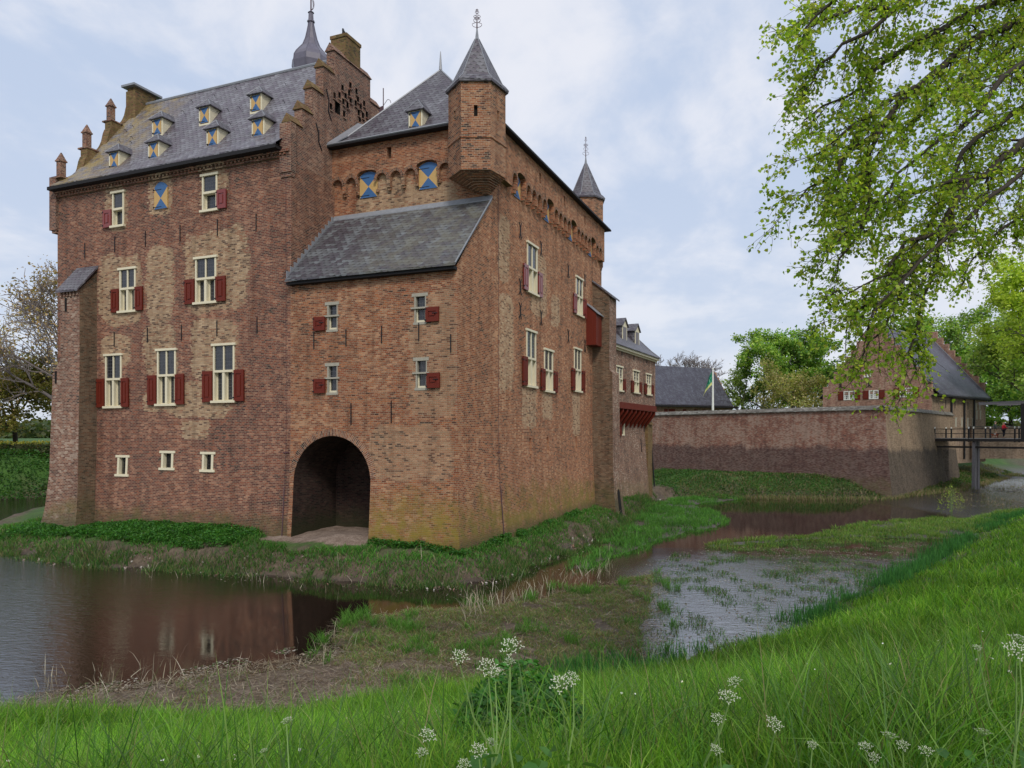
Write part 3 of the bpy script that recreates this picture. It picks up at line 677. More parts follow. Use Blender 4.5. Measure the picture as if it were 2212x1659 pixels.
# arcade slab with arches and painted shutters on both fronts
def arcade(T,a0,a1,shs,arches,mat,slits,zoff=0.,sw_=.5,D=.2):
    def bot(x):
        for c in shs:
            if abs(x-c)<.56: return 17.62+.22*math.sqrt(max(0,1-((x-c)/.56)**2))
        for c in arches:
            if abs(x-c)<.3: return 17.22+.36*math.sqrt(max(0,1-((x-c)/.3)**2))
        return 16.85
    xs={a0,a1}
    for c in shs: xs|={c+.56*math.cos(math.pi*k/10) for k in range(11)}
    for c in arches: xs|={c+.3*math.cos(math.pi*k/8) for k in range(9)}
    xs=sorted(x for x in xs if a0<=x<=a1)
    mb=MB(); strips(mb,T,bot,lambda x:18.15,xs,D)
    # corbel noses
    allc=sorted([(c,.3) for c in arches]+[(c,.56) for c in shs])
    for (c,w),(c2,w2) in zip(allc,allc[1:]):
        if c+w<c2-w2+.02 or c2-w2-c-w<.5:
            m=(c+w+c2-w2)/2; mb.pbox(T,m-.07,m+.07,0,D*.65,16.72,16.86)
    # segment rings
    for c in arches:
        for k in range(9):
            t0,t1=math.pi*k/9,math.pi*(k+1)/9
            P=[(c-(.3+r)*math.cos(t),17.22+(.36+r)*math.sin(t)) for t,r in ((t0,0),(t1,0),(t1,.14),(t0,.14))]
            mb.face([T(a,D+.01,z) for a,z in P],2,uv=[(0,t0*.5),(0,t1*.5),(.14,t1*.5),(.14,t0*.5)])
    wallgrid(mb,lambda a,d,z:T(a,d+D,z),a0,a1,18.15,19.12,slits,.2,back=1)
    mb.face([T(a0,0,18.15),T(a0,D,18.15),T(a0,D,19.12),T(a0,0,19.12)]); mb.face([T(a1,0,18.15),T(a1,0,19.12),T(a1,D,19.12),T(a1,D,18.15)])
    o=C(mb,'arcade',[mat,MT['dark'],MT['brickRing']])
    for c in shs: hourglass(T,c-sw_,c+sw_,16.55+zoff,17.6,o,arch=.2,d=.0)
TM=Tf(DM)
s1,_=CF.meas('y',DM,797,400); s2,_=CF.meas('y',DM,926,380)
s1-=.0
gap=(s2-s1); ar=[s1+.56+.36+i*.79+ (gap-1.12-3*.79+.07)/2-.03 for i in range(3)]
arcade(TM,U1,-1.2,[s1,s2],ar+[s1-.92-i*.79 for i in range(2)]+[s2+.94],MT['brickMf'],[(-5.3,-5.05,18.2,18.75)])
SV=[6.45,10.7,14.9,19.05]; ars=[5.55]
for s,e in zip(SV,SV[1:]): ars+=[s+.56+(e-s-1.12)*(k+.5)/4 for k in range(4)]
ars+=[19.98,20.75]
arcade(Tr(0.),4.2,VE,SV,ars,MT['brickM'],[(8.9,9.15,18.2,18.75),(12.9,13.15,18.2,18.75),(17.,17.25,18.2,18.75)],.15,.42,.30)
mb=MB(); wallgrid(mb,TM,U1,0.,12.,19.1); C(mb,'wall',MT['brickMf'])
# main roof: hipped towards us
mb=MB(); e=.62; zE=19.17; zR=23.85; vP=6.5; uc=-4.25
ring0=[(U1-.3,DM-e),(e,DM-e),(e,VE+e),(U1-.3,VE+e)]
kz=zE+.62; kk=.95
ring1=[(U1+.35,DM-e+kk),(e-kk,DM-e+kk),(e-kk,VE+e-kk),(U1+.35,VE+e-kk)]
P0=[(x,y,zE) for x,y in ring0]; P1=[(x,y,kz) for x,y in ring1]; A=(uc,vP,zR); B_=(uc,VE-3,zR)
for i in range(4): mb.face([P0[i],P0[(i+1)%4],P1[(i+1)%4],P1[i]])
mb.face([P1[0],P1[1],A]); mb.face([P1[1],P1[2],B_,A]); mb.face([P1[2],P1[3],B_]); mb.face([P1[3],P1[0],A,B_])
mr=C(mb,'roof',MT['slateD'])
mb=MB(); mb.face([(x,y,zE-.1) for x,y in ring0][::-1])
for i in range(4):
    a,b=ring0[i],ring0[(i+1)%4]; mb.face([(*a,zE-.1),(*b,zE-.1),(*b,zE),(*a,zE)])
mb.build('eave_board',MT['eave'],mr)
mb=MB(); mb.tube([(U1-.3,DM-e,zE+.02),(e,DM-e,zE+.02)],.045,5); mb.tube([P1[0],A],.05,5); mb.tube([P1[1],A],.05,5); mb.tube([A,(A[0],A[1],A[2]+.95)],[.09,.02],5)
mb.hexa([(U1+.02,DM-.62,19.2),(U1+.5,DM-.62,19.2),(U1+.5,DM+2.0,21.0),(U1+.02,DM+2.0,21.0),(U1+.02,DM-.62,19.3),(U1+.5,DM-.62,19.24),(U1+.5,DM+2.0,21.1),(U1+.02,DM+2.0,21.3)])
mb.build('lead_flashing',MT['lead'],mr)
# dormer on the hip face
mh=(zR-kz)/(vP-(DM-e+kk))
X,Yv,Zv=(898-CX)/F,1.,(HY-281)/F; c,s=CF.c,CF.s
o=(-(CF.o[0])*c-(CF.o[1])*s, (CF.o[0])*s-(CF.o[1])*c); dx,dy=X*c+Yv*s,-X*s+Yv*c
k_=kz-mh*(DM-e+kk); t=(mh*o[1]+k_-H)/(Zv-mh*dy)
dormer(o[0]+dx*t,o[1]+dy*t,H+Zv*t,mh,w=.6,h=.95,rz=.62)

# --- corner turrets
def finial(par,c,z,h,mat):
    """wrought-iron finial: a spike with curled scrolls"""
    mb=MB(); mb.tube([(c[0],c[1],z),(c[0],c[1],z+h)],[.035,.012],5)
    ca,sa=math.cos(R(22.5)),math.sin(R(22.5))
    for (zz,w,hh) in ((.12,.24,.22),(.34,.17,.2),(.56,.17,.12),(.62,.12,-.12),(.78,.09,.1),(.9,.06,.06)):
        for s in (-1,1):
            pts=[]
            for k in range(9):
                t=k/8*1.5*math.pi
                x=s*w*(math.sin(t/1.5)*.9 if k<6 else .55+.3*math.cos(t)); y=hh*(1-math.cos(t*.62))*.62
                pts.append((c[0]+x*ca,c[1]+x*sa,z+zz*h+y))
            mb.tube(pts,.013,3)
    mb.build('finial',mat,par)
def turret(c,Rb,rot,n,zb,zw,zE,zA,zS,slits,mat,ctip,fin):
    pr=[]
    mb=MB()
    vv=[(c[0]+Rb*math.cos(rot+2*math.pi*k/n),c[1]+Rb*math.sin(rot+2*math.pi*k/n)) for k in range(n)]
    for k in range(n):
        p,q=Vector((*vv[k],0)),Vector((*vv[(k+1)%n],0)); t=(q-p); L=t.length; t.normalize(); nn_=Vector((t.y,-t.x,0))
        off=p.dot(t)
        T=lambda a,d,z,p=p,t=t,nn_=nn_:tuple(p+t*a+nn_*d+Vector((0,0,z)))
        hs=[(L/2-.08,L/2+.08,z-.24,z+.24) for z in slits]
        wallgrid(mb,T,0,L,zw,zE,hs,.15,back=1)
        mb.pbox(T,-.02,L+.02,0,.04,zS-.07,zS+.02)
    # corbelled foot
    steps=10; prev=vv; pz=zw
    for i in range(steps):
        f=1-(i+1)/steps*.86; sh=(i+1)/steps
        cc=(c[0]+(ctip[0]-c[0])*sh,c[1]+(ctip[1]-c[1])*sh)
        cur=[(cc[0]+Rb*f*math.cos(rot+2*math.pi*k/n),cc[1]+Rb*f*math.sin(rot+2*math.pi*k/n)) for k in range(n)]
        nz=zw-(zw-zb)*(i+1)/steps
        for k in range(n):
            a,b=prev[k],prev[(k+1)%n]; e1,e2=cur[k],cur[(k+1)%n]
            mb.face([(*e1,pz),(*e2,pz),(*b,pz),(*a,pz)][::-1]); mb.face([(*e1,nz),(*e2,nz),(*e2,pz),(*e1,pz)])
        prev=cur; pz=nz
    mb.face([(*p,pz) for p in prev][::-1])
    o=C(mb,'turret',[mat,MT['dark']])
    mb=MB(); mb.lathe(c,[(zE-.1,Rb+.13),(zE,Rb+.15),(zE+.18,Rb+.0),(zE+.3,Rb-.14),(zA,.09)],n,rot); mb.build('turret_roof',MT['slateD'],o)
    mb=MB()
    for k in range(n):
        a=rot+2*math.pi*k/n
        mb.tube([(c[0]+r*math.cos(a),c[1]+r*math.sin(a),z) for z,r in ((zE,Rb+.15),(zE+.18,Rb),(zE+.3,Rb-.14),(zA,.09))],.022,4)
    mb.lathe(c,[(zA-.15,.13),(zA+.02,.09),(zA+.45,.035)],6)
    mb.build('lead_hip',MT['lead'],o)
    finial(o,c,zA+.4,fin,MT['rust'])
    return o
turret((-.39,2.72),1.28,R(-67.5-30),6,15.85,16.5,20.4,22.75,17.95,(19.05,),MT['brickT'],(-.12,3.1),.95)
t2=turret((-1.12,22.0),1.24,R(-67.5-22.5),8,14.6,16.6,21.3,23.9,19.3,(18.4,),MT['brickT'],(-.7,21.9),1.5)
mb=MB(); mb.lathe((-1.0,22.0),[(14.4,.75),(14.7,.98),(16.7,.98)],8,R(22.5)); mb.build('corbel',MT['brickT'],t2)
# --- right buttress
secs=[(-1,0,.62,.35),(0,0,.5,.25),(1.2,0,.36,.12),(3.,0,.26,.05),(9.1,0,.2,0.),(9.3,0,0.,0.),(14.2,0,0,0.)]
mb=MB()
for (z0,l0,r0,f0),(z1,l1,r1,f1) in zip(secs,secs[1:]):
    x1=1.15; y0,y1=19.8,21.6
    A=[(-.02,y0-f0,z0),(x1+r0,y0-f0,z0),(x1+r0,y1+f0,z0),(-.02,y1+f0,z0)]; B=[(-.02,y0-f1,z1),(x1+r1,y0-f1,z1),(x1+r1,y1+f1,z1),(-.02,y1+f1,z1)]
    for i,m in ((0,1),(1,0),(2,0)): mb.face([A[i],A[(i+1)%4],B[(i+1)%4],B[i]],m)
for y in (19.8,21.6): mb.face([(0,y,14.2),(1.15,y,14.2),(0,y,15.2)],1)
b2=C(mb,'buttress',[MT['brickB'],MT['brickBside']])
mb=MB(); mb.hexa([(0,19.68,15.15),(0,21.72,15.15),(1.35,21.72,14.05),(1.35,19.68,14.05),(0,19.68,15.27),(0,21.72,15.27),(1.35,21.72,14.17),(1.35,19.68,14.17)]); mb.build('buttress_roof',MT['slateD'],b2)
mb=MB(); poly=[(20.45,-.6),(21.05,-.6),(21.05,1.1)]+[(20.75+.3*math.cos(t),1.1+.3*math.sin(t)) for t in [math.pi*k/8 for k in range(1,8)]]+[(20.45,1.1)]
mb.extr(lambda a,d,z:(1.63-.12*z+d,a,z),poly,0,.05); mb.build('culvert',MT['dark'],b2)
# red boarded privy
mb=MB(); y0,y1=18.35,19.65
P=[(0,10.8),(.66,10.8),(.66,12.85),(0,13.45)]
mb.face([(x,y0,z) for x,z in P]); mb.face([(x,y1,z) for x,z in P][::-1]); mb.face([(.66,y0,10.8),(.66,y1,10.8),(.66,y1,12.85),(.66,y0,12.85)]); mb.face([(0,y0,10.8),(0,y1,10.8),(.66,y1,10.8),(.66,y0,10.8)])
for k in range(5): mb.box(.66,.675,y0+.02+k*.26,y0+.24+k*.26,10.8,12.85)
for k in range(3): mb.box(.02+k*.22,.2+k*.22,y0-.012,y0,10.8,12.8-k*.1)
pv=C(mb,'privy',MT['red'])
mb=MB(); mb.hexa([(-.0,y0-.08,13.48),(-.0,y1+.08,13.48),(.8,y1+.08,12.76),(.8,y0-.08,12.76),(0,y0-.08,13.54),(0,y1+.08,13.54),(.8,y1+.08,12.82),(.8,y0-.08,12.82)]); mb.build('privy_roof',MT['lead'],pv)
# lightning conductors
for kind,c0,a0,zt,zb_ in (('y',0.,-8.72,18.0,.4),('x',0.,4.15,18.0,.4)):
    T=TL if kind=='y' else TRb
    mb=MB(); mb.tube([T(a0,.04,z) for z in (zt,12,8,5,4,3,2,1,zb_)],.007,4)
    mb.tube([T(a0+(.03 if kind=='x' else -.02),.05,z) for z in (2.6,1.8,1,zb_)],.018,5)
    for z in (4.2,): mb.pbox(T,a0-.16,a0+.16,.02,.05,z-.015,z+.015)
    C(mb,'lightning_conductor',MT['rust'])
# --- stair tower with its onion spire behind the ridge
tc=(-18.3,14.05)
mb=MB(); mb.lathe(tc,[(0,1.2),(29.6,1.2)],8,R(22.5)); st=C(mb,'stair_tower',MT['brickG'])
pr=[(29.3,1.0),(29.8,1.2),(30.3,1.3),(30.7,1.26),(31.0,1.1),(31.25,.9),(31.6,.62),(32.1,.42),(32.7,.28),(33.1,.2),(33.4,.17)]
mb=MB(); mb.lathe(tc,pr,8,R(22.5)); mb.build('onion_spire',MT['leadD'],st)
mb=MB()
for k in range(8):
    a=R(22.5)+2*math.pi*k/8; mb.tube([(tc[0]+r*math.cos(a),tc[1]+r*math.sin(a),z) for z,r in pr],.03,4)
mb.lathe(tc,[(33.3,.26),(33.38,.26),(33.42,.18),(33.9,.16),(33.95,.22),(34.05,.1)],8)
mb.build('lead_hip',MT['leadD'],st)
mb=MB(); mb.tube([(*tc,34.0),(*tc,37.)],[.05,.03],6)
for (z,r) in ((34.55,.22),):
    for k in range(4):
        a=math.pi*k/4; mb.tube([(tc[0]+r*math.cos(a)*math.sin(t),tc[1]+r*math.sin(a)*math.sin(t),z+.42*math.cos(t)) for t in [math.pi*j/6 for j in range(7)]]+[],.018,3)
mb.tube([(tc[0]-.3,tc[1],34.95),(tc[0]+.4,tc[1],35.4)],.03,4)
mb.build('weather_vane',MT['rust'],st)
# weather vane behind the gable
vx,vz=CF.meas('y',9.,828,262); 
mb=MB(); mb.tube([(vx,9.,20.5),(vx,9.,vz+1.9)],.03,5); z0=vz+.35
fl=[(vx,z0),(vx,z0+.55),(vx-.3,z0+.5),(vx-.52,z0+.38),(vx-.82,z0+.33),(vx-.55,z0+.27),(vx-.84,z0+.12),(vx-.5,z0+.14),(vx-.86,z0-.08),(vx-.35,z0+.0)]
mb.extr(Tf(9.),fl,-.01,.01)
mb.tube([(vx+.55*math.sin(t)*.5+.0,9.,z0+.55+.3*math.sin(t)) if t<1.6 else (vx+.28+.22*math.sin(t-1.57),9.,z0+.62+.23*math.cos(t-1.57)) for t in [k*.4 for k in range(9)]],.018,3)
C(mb,'weather_vane',MT['rust'])
# ------------------------------------------------------------------ terrain
WL=-.7
def gp(px,py,z=WL): t=(H-z)*F/(py-HY); return ((px-CX)/F*t,t)
def vnoise(x,y,s,seed=0):
    """smooth value noise, vectorised"""
    x=x/s+seed*17.3; y=y/s-seed*9.1
    xi=np.floor(x).astype(np.int64); yi=np.floor(y).astype(np.int64); fx=x-xi; fy=y-yi
    fx=fx*fx*(3-2*fx); fy=fy*fy*(3-2*fy)
    def h(a,b):
        n=(a*374761393+b*668265263+seed*1442695)&0xffffffff; n=((n^(n>>13))*1274126177)&0xffffffff
        return ((n^(n>>16))&0xffff)/65535.
    return (h(xi,yi)*(1-fx)+h(xi+1,yi)*fx)*(1-fy)+(h(xi,yi+1)*(1-fx)+h(xi+1,yi+1)*fx)*fy
def fbm(x,y,s,seed=0,o=4):
    r=0.;a=1.;t=0.
    for k in range(o): r=r+a*vnoise(x,y,s/2**k,seed+k); t+=a; a*=.5
    return r/t
def sd(x,y,P):
    """signed distance to polygon, positive inside"""
    P=np.array(P,float); d=np.full(x.shape,1e9); ins=np.zeros(x.shape,bool)
    for i in range(len(P)):
        a=P[i]; b=P[(i+1)%len(P)]; e=b-a
        wx=x-a[0]; wy=y-a[1]; t=np.clip((wx*e[0]+wy*e[1])/(e@e),0,1)
        d=np.minimum(d,(wx-e[0]*t)**2+(wy-e[1]*t)**2)
        if a[1]!=b[1]:
            c=((a[1]>y)!=(b[1]>y))&(x<(b[0]-a[0])*(y-a[1])/(b[1]-a[1])+a[0]); ins^=c
    return np.where(ins,1,-1)*np.sqrt(d)
def ss(t): t=np.clip(t,0,1); return t*t*(3-2*t)
ISL=[(-31,42)]+[gp(*p) for p in ((-60,1180),(0,1194),(200,1222),(400,1233),(600,1245),(800,1260),(960,1270),(1060,1255),(1190,1205),(1300,1158),(1395,1098),(1425,1078))]+[(15.5,66),(17,80),(0,90),(-20,80),(-36,66),(-34,50)]
NEAR=[(-90,9.5),(-30,11.5)]+[gp(*p) for p in ((0,1552),(650,1545),(1000,1490),(1200,1480),(1400,1452),(1560,1410),(1700,1365),(1830,1310),(1950,1248),(2100,1160),(2212,1108))]+[(62,80),(110,140),(300,300),(300,-80),(-300,-80),(-300,0)]
FAR=[gp(1395,1075),gp(1500,1076),gp(1700,1074),gp(1900,1078),gp(2010,1062),gp(2110,1046),gp(2230,1012),(110,150),(260,320),(260,900),(-900,900),(-900,63),(-90,63),(-60,63.),(-46,63.5),(-34,72),(-24,95),(-5,100),(12,88),(14,75)]
BAIL=[(19.2,89.8),(34.4,71.8),(48.5,87.5),(48,93),(62,106),(110,145),(300,400),(-300,400),(-100,120),(10,110),(14,96)]
MAT1=[gp(*p) for p in ((715,1350),(800,1330),(900,1318),(1050,1312),(1150,1292),(1260,1268),(1345,1245),(1440,1236),(1425,1290),(1415,1360),(1408,1445),(1250,1490),(1000,1500),(850,1470),(720,1425),(690,1380))]
MUD=[gp(*p) for p in ((-40,1530),(100,1498),(250,1480),(480,1448),(640,1430),(740,1405),(1000,1440),(1100,1500),(700,1590),(0,1600))]
GRN=[gp(*p) for p in ((1215,1235),(1270,1195),(1340,1140),(1400,1095),(1440,1080),(1520,1075),(1640,1070),(1600,1080),(1500,1090),(1530,1105),(1570,1120),(1560,1140),(1500,1150),(1440,1165),(1380,1190),(1290,1225))]
STR=[gp(*p) for p in ((1490,1180),(1620,1163),(1750,1157),(1830,1138),(1960,1122),(2090,1122),(2150,1108),(2230,1098),(2140,1135),(2060,1165),(1980,1165),(1850,1172),(1700,1178),(1620,1190))]
SED=[gp(*p) for p in ((1410,1215),(1500,1185),(1700,1170),(1850,1160),(2000,1165),(1960,1210),(1850,1290),(1700,1360),(1480,1440),(1400,1460),(1410,1300))]
SEDR=[gp(*p) for p in ((2130,1050),(2330,990),(2400,1080),(2230,1095),(2120,1100),(2000,1075))]
PATHM=[gp(*p) for p in ((1010,1195),(1100,1150),(1200,1120),(1190,1135),(1110,1180),(1040,1215))]
def hz(x,y):
    w=(fbm(x,y,2.6,3)-.5); w2=(fbm(x,y,.7,9)-.5)
    bed=WL-.5+w*.3
    di=sd(x,y,ISL)+w*1.2+w2*.5
    dx=x+2.25; dy=y-30.; u=CF.c*dx+CF.s*dy; v=-CF.s*dx+CF.c*dy
    zi=WL-.45+.62*ss((di+.8)/1.3)+.46*ss((di-.0)/1.)+.62*np.clip((di-.3)/3.5,0,1)+w*.10*ss(di)+w2*.12*ss(di+.5)-.12*ss((-15.-u)/6)*ss(di)
    berm=.5*np.exp(-(((x-13.2)/3.2)**2+((y-60)/6.5)**2)); zi=zi+berm*ss(di)
    dn=sd(x,y,NEAR)+w*1.1+w2*.3
    zn=WL-.45+.5*ss((dn+1.0)/1.2)+4.2*np.clip((dn-.1)/13,0,1)**1.2+w*.12*ss(dn)
    df=sd(x,y,FAR)+w*1.6
    left=x<-20
    zf=WL-.5+.62*ss((df+1.)/1.8)+np.where(left,3.6*ss((df-.2)/6.),1.55*ss((df)/5.5))+w*.2*ss(df)
    db=sd(x,y,BAIL); zb=np.where(db>0,4.0,-9.)
    m=bed
    for P,h in ((MAT1,.06),(MUD,.045),(GRN,.05),(STR,.03),(SED,-.16),(SEDR,-.04)):
        d=sd(x,y,P)+w*.9+w2*.4
        t=ss((d+.35)/.8); m=m*(1-t)+t*(WL+h+w*.10+w2*.16)
    z=np.maximum(np.maximum(np.maximum(zi,zn),np.maximum(zf,zb)),m)
    return z
def axis(stops):
    out=[]; 
    for a,b,s in stops: out+=list(np.arange(a,b,s))
    out.append(stops[-1][1]); return np.array(out)
gx=axis([(-900,-200,70),(-200,-60,10),(-60,-32,1.),(-32,14,.22),(14,40,.35),(40,70,1.),(70,200,10),(200,900,70)])
gy=axis([(-60,0,6),(0,8,.5),(8,34,.2),(34,62,.3),(62,95,.7),(95,200,8),(200,1500,100)])
XX,YY=np.meshgrid(gx,gy); ZZ=hz(XX,YY)
def grid_mesh(name,X,Y,Z,mat,attrs=None):
    ny,nx=X.shape; co=np.stack([X,Y,Z],-1).reshape(-1,3)
    i=np.arange((ny-1)*nx).reshape(ny-1,nx)[:,:-1].ravel()
    q=np.stack([i,i+1,i+1+nx,i+nx],-1)
    return np_mesh(name,co,q,mat,attrs)
def np_mesh(name,co,quads,mat,attrs=None,parent=None,smooth=True,cornerlens=None,loops=None):
    me=bpy.data.meshes.new(name)
    me.vertices.add(len(co)); me.vertices.foreach_set('co',np.ascontiguousarray(co,dtype=np.float32).ravel())
    if loops is None: loops=quads.ravel(); ls=np.arange(0,len(loops),quads.shape[1]); n=len(quads)
    else: ls=np.concatenate([[0],np.cumsum(cornerlens)[:-1]]); n=len(cornerlens)
    me.loops.add(len(loops)); me.loops.foreach_set('vertex_index',loops.astype(np.int32))
    me.polygons.add(n); me.polygons.foreach_set('loop_start',ls.astype(np.int32))
    if smooth: me.polygons.foreach_set('use_smooth',np.ones(n,bool))
    me.update(calc_edges=True)
    if attrs:
        for k,v in attrs.items():
            a=me.color_attributes.new(k,'FLOAT_COLOR','POINT'); c=np.ones((len(co),4),np.float32); c[:,:3]=v; a.data.foreach_set('color',c.ravel())
    for m in (mat if isinstance(mat,(list,tuple)) else [mat]): me.materials.append(m)
    o=bpy.data.objects.new(name,me); COL.objects.link(o)
    if parent is not None: o.parent=parent
    return o
dn=sd(XX,YY,NEAR); di=sd(XX,YY,ISL); dmud=sd(XX,YY,MUD); dmat=sd(XX,YY,MAT1); dpath=sd(XX,YY,PATHM); dfar=sd(XX,YY,FAR)
nn=fbm(XX,YY,1.2,5); n2=fbm(XX,YY,4.,8)
grass=np.maximum(ss((dn-.3+(nn-.5)*2)/1.2),ss((dfar-1+(nn-.5)*3)/2))
grass=np.maximum(grass,ss((di-1.1+(nn-.5)*3)/1.5)*.9)
grass*=1-ss((dpath+.6+(nn-.5)*1.5)/.8)
uu=CF.c*(XX+2.25)+CF.s*(YY-30); vv_=-CF.s*(XX+2.25)+CF.c*(YY-30)
grass=np.where((uu>-9.6)&(uu<-4.)&(vv_>-1.3+.6*nn)&(vv_<3.5),0,grass)
wet=1-ss((ZZ-WL-.02)/.14)
mudc=np.maximum(ss((dmud+.5)/1.),np.where((uu>-9.6)&(uu<-4.)&(vv_>-1.3+.6*nn)&(vv_<3.5),.9,0))
zone=np.stack([grass,wet,mudc],-1).reshape(-1,3)
g=G('ground_soil_grass'); a=g.attr('zone'); s_=g.n('ShaderNodeSeparateColor'); g.put(s_.inputs[0],a); o_=g.obj()
n1=g.noise(o_,2.2,6,.65); n3=g.noise(o_,14,5,.7); n4=g.noise(o_,.35,3,.5)
soil=g.ramp(g.math('ADD',g.math('MULTIPLY',n1,.6),g.math('MULTIPLY',n3,.4)),[(.3,(.035,.026,.018)),(.48,(.085,.062,.042)),(.62,(.15,.115,.08)),(.75,(.22,.18,.13))])
grs=g.ramp(g.math('ADD',g.math('MULTIPLY',n3,.6),g.math('MULTIPLY',n4,.4)),[(.3,(.015,.04,.007)),(.5,(.04,.10,.014)),(.7,(.09,.17,.03))])
mud=g.ramp(g.math('ADD',g.math('MULTIPLY',n3,.55),g.math('MULTIPLY',n1,.45)),[(.33,(.09,.06,.045)),(.5,(.24,.175,.135)),(.66,(.42,.34,.28))])
c=g.mix(g.math('MULTIPLY',s_.outputs[2],.8),soil,mud)
c=g.mix(g.math('MULTIPLY',s_.outputs[1],.55),c,(.028,.019,.012))
c=g.mix(s_.outputs[0],c,grs)
ro=g.math('SUBTRACT',.95,g.math('MULTIPLY',s_.outputs[1],.55))
MT['ground']=g.fin(g.pbr(c,ro,.4,g.bump(g.math('ADD',g.math('MULTIPLY',n3,.7),n1),.8,.06)))
ter=grid_mesh('ground',XX,YY,ZZ,MT['ground'],{'zone':zone}); tag(ter,kind='structure')
# ------------------------------------------------------------------ water
g=G('moat_water'); o_=g.obj(); x,y,_z=g.xyz(o_)
far=g.step(g.math('ADD',x,g.math('MULTIPLY',g.math('SUBTRACT',g.noise(o_,.12,2),.5),5.)),-7.,-17.)
film=g.math('MULTIPLY',g.step(g.math('ADD',x,g.math('MULTIPLY',g.step(y,36.,40.),-27.)),2.5,5.),g.math('SUBTRACT',1.,g.step(g.math('ADD',y,g.math('MULTIPLY',g.noise(o_,.25,3),8.)),g.math('ADD',33.,g.math('MULTIPLY',g.step(x,27.,30.),60.)),g.math('ADD',41.,g.math('MULTIPLY',g.step(x,27.,30.),60.)))))
rip=g.noise(g.vmul(o_,(1.,2.2,1.)),2.6,4,.6,.4); rip2=g.noise(g.vmul(o_,(1.,1.6,1.)),9.,3,.6,.3)
calm=g.noise(g.vmul(o_,(.5,1.,1.)),1.1,3,.5)
hgt=g.math('ADD',g.math('MULTIPLY',g.math('ADD',rip,g.math('MULTIPLY',rip2,.35)),g.math('ADD',g.math('ADD',.05,g.math('MULTIPLY',film,1.5)),g.math('MULTIPLY',far,1.5))),g.math('MULTIPLY',calm,.05))
b=g.bump(hgt,.6,.03)
MT['water']=g.fin(g.pbr((.014,.009,.006),g.math('ADD',.035,g.math('MULTIPLY',film,.12)),.5,b,IOR=g.math('ADD',1.5,g.math('ADD',g.math('ADD',g.math('MULTIPLY',film,3.2),g.math('MULTIPLY',far,1.3))))))
wat=grid_mesh('water',*np.meshgrid(np.array([-900.,-60,0,60,900]),np.array([-20.,20,60,400])),np.full((4,5),WL),MT['water']); tag(wat,kind='structure')

# ------------------------------------------------------------------ blades, leaves
def leafmat(name,trans=.35,rough=.5,spec=.3,attr='tint'):
    g=G(name); c=g.attr(attr)
    p=g.pbr(c,rough,spec)
    t=g.n('ShaderNodeBsdfTranslucent'); g.put(t.inputs[0],g.mix(1.,c,(1.25,1.2,.55),'MULTIPLY'))
    m=g.n('ShaderNodeMixShader'); m.inputs[0].default_value=trans
    g.nt.links.new(p,m.inputs[1]); g.nt.links.new(t.outputs[0],m.inputs[2])
    return g.fin(m.outputs[0])
MT['blade']=leafmat('grass_blades',.40,.6,.18); MT['leaf']=leafmat('young_leaves',.5,.42,.35); MT['leafl']=leafmat('lime_leaves_backlit',.62,.42,.3); MT['dry']=leafmat('dry_stalks',.1,.8,.2)
def palette(n,cols,w=None,var=.25,clump=None):
    cols=np.array(cols); i=rng.choice(len(cols),n,p=w); c=cols[i]*(1+(rng.random((n,1))-.5)*2*var)
    if clump is not None: c=c*clump[:,None]
    return np.clip(c,0,1)
def blades(name,x,y,z,h,w,lean,col,mat,bend=.6,parent=None,flat=None):
    n=len(x); az=rng.random(n)*2*np.pi; dx=np.cos(az); dy=np.sin(az)
    fa=rng.random(n)*2*np.pi; sx=np.cos(fa)*w/2; sy=np.sin(fa)*w/2
    lean=np.broadcast_to(lean,(n,)); V=np.zeros((n,7,3))
    for k,(t,ww) in enumerate(((0,.8),(.38,1.),(.72,.7),(1.,0))):
        o=lean*h*(t*(1-bend)+bend*t*t*1.2); zz=h*np.sqrt(np.clip(1-(lean*t)**2*.75,.05,1))*t
        if flat is not None: zz=h*t*flat
        cx=x+dx*o; cy=y+dy*o; cz=z+zz
        if k<3: V[:,2*k]=np.stack([cx-sx*ww,cy-sy*ww,cz],-1); V[:,2*k+1]=np.stack([cx+sx*ww,cy+sy*ww,cz],-1)
        else: V[:,6]=np.stack([cx,cy,cz],-1)
    b=(np.arange(n)*7)[:,None]
    L=np.concatenate([b+np.array([0,1,3,2]),b+np.array([2,3,5,4]),b+np.array([4,5,6])],1).ravel()
    cl=np.tile([4,4,3],n)
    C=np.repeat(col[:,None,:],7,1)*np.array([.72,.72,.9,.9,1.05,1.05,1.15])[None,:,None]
    return np_mesh(name,V.reshape(-1,3),None,mat,{'tint':C.reshape(-1,3)},parent,True,cl,L)
def leaves(name,p,size,col,mat,parent=None,droop=.5,width=.75,up=.35):
    """folded, pointed leaf blades at points p"""
    n=len(p); size=np.broadcast_to(size,(n,))
    nrm=rng.normal(size=(n,3)); nrm[:,2]=np.abs(nrm[:,2])*1.+up; nrm/=np.linalg.norm(nrm,axis=1)[:,None]
    d=rng.normal(size=(n,3)); d[:,2]-=droop; d-=nrm*(d*nrm).sum(1)[:,None]; d/=np.linalg.norm(d,axis=1)[:,None]
    s=np.cross(nrm,d); S=size[:,None]; w=width*.5
    P=[p,p+S*(d*.28+s*w+nrm*.10),p+S*(d*.72+s*w*.72+nrm*.08),p+S*(d*1.0-nrm*.08),p+S*(d*.72-s*w*.72+nrm*.08),p+S*(d*.28-s*w+nrm*.10)]
    V=np.stack(P,1); b=(np.arange(n)*6)[:,None]
    q=np.concatenate([b+np.array([0,1,2,3]),b+np.array([0,3,4,5])],1).reshape(-1,4)
    C=np.repeat(col[:,None,:],6,1)
    return np_mesh(name,V.reshape(-1,3),q,mat,{'tint':C.reshape(-1,3)},parent,False)
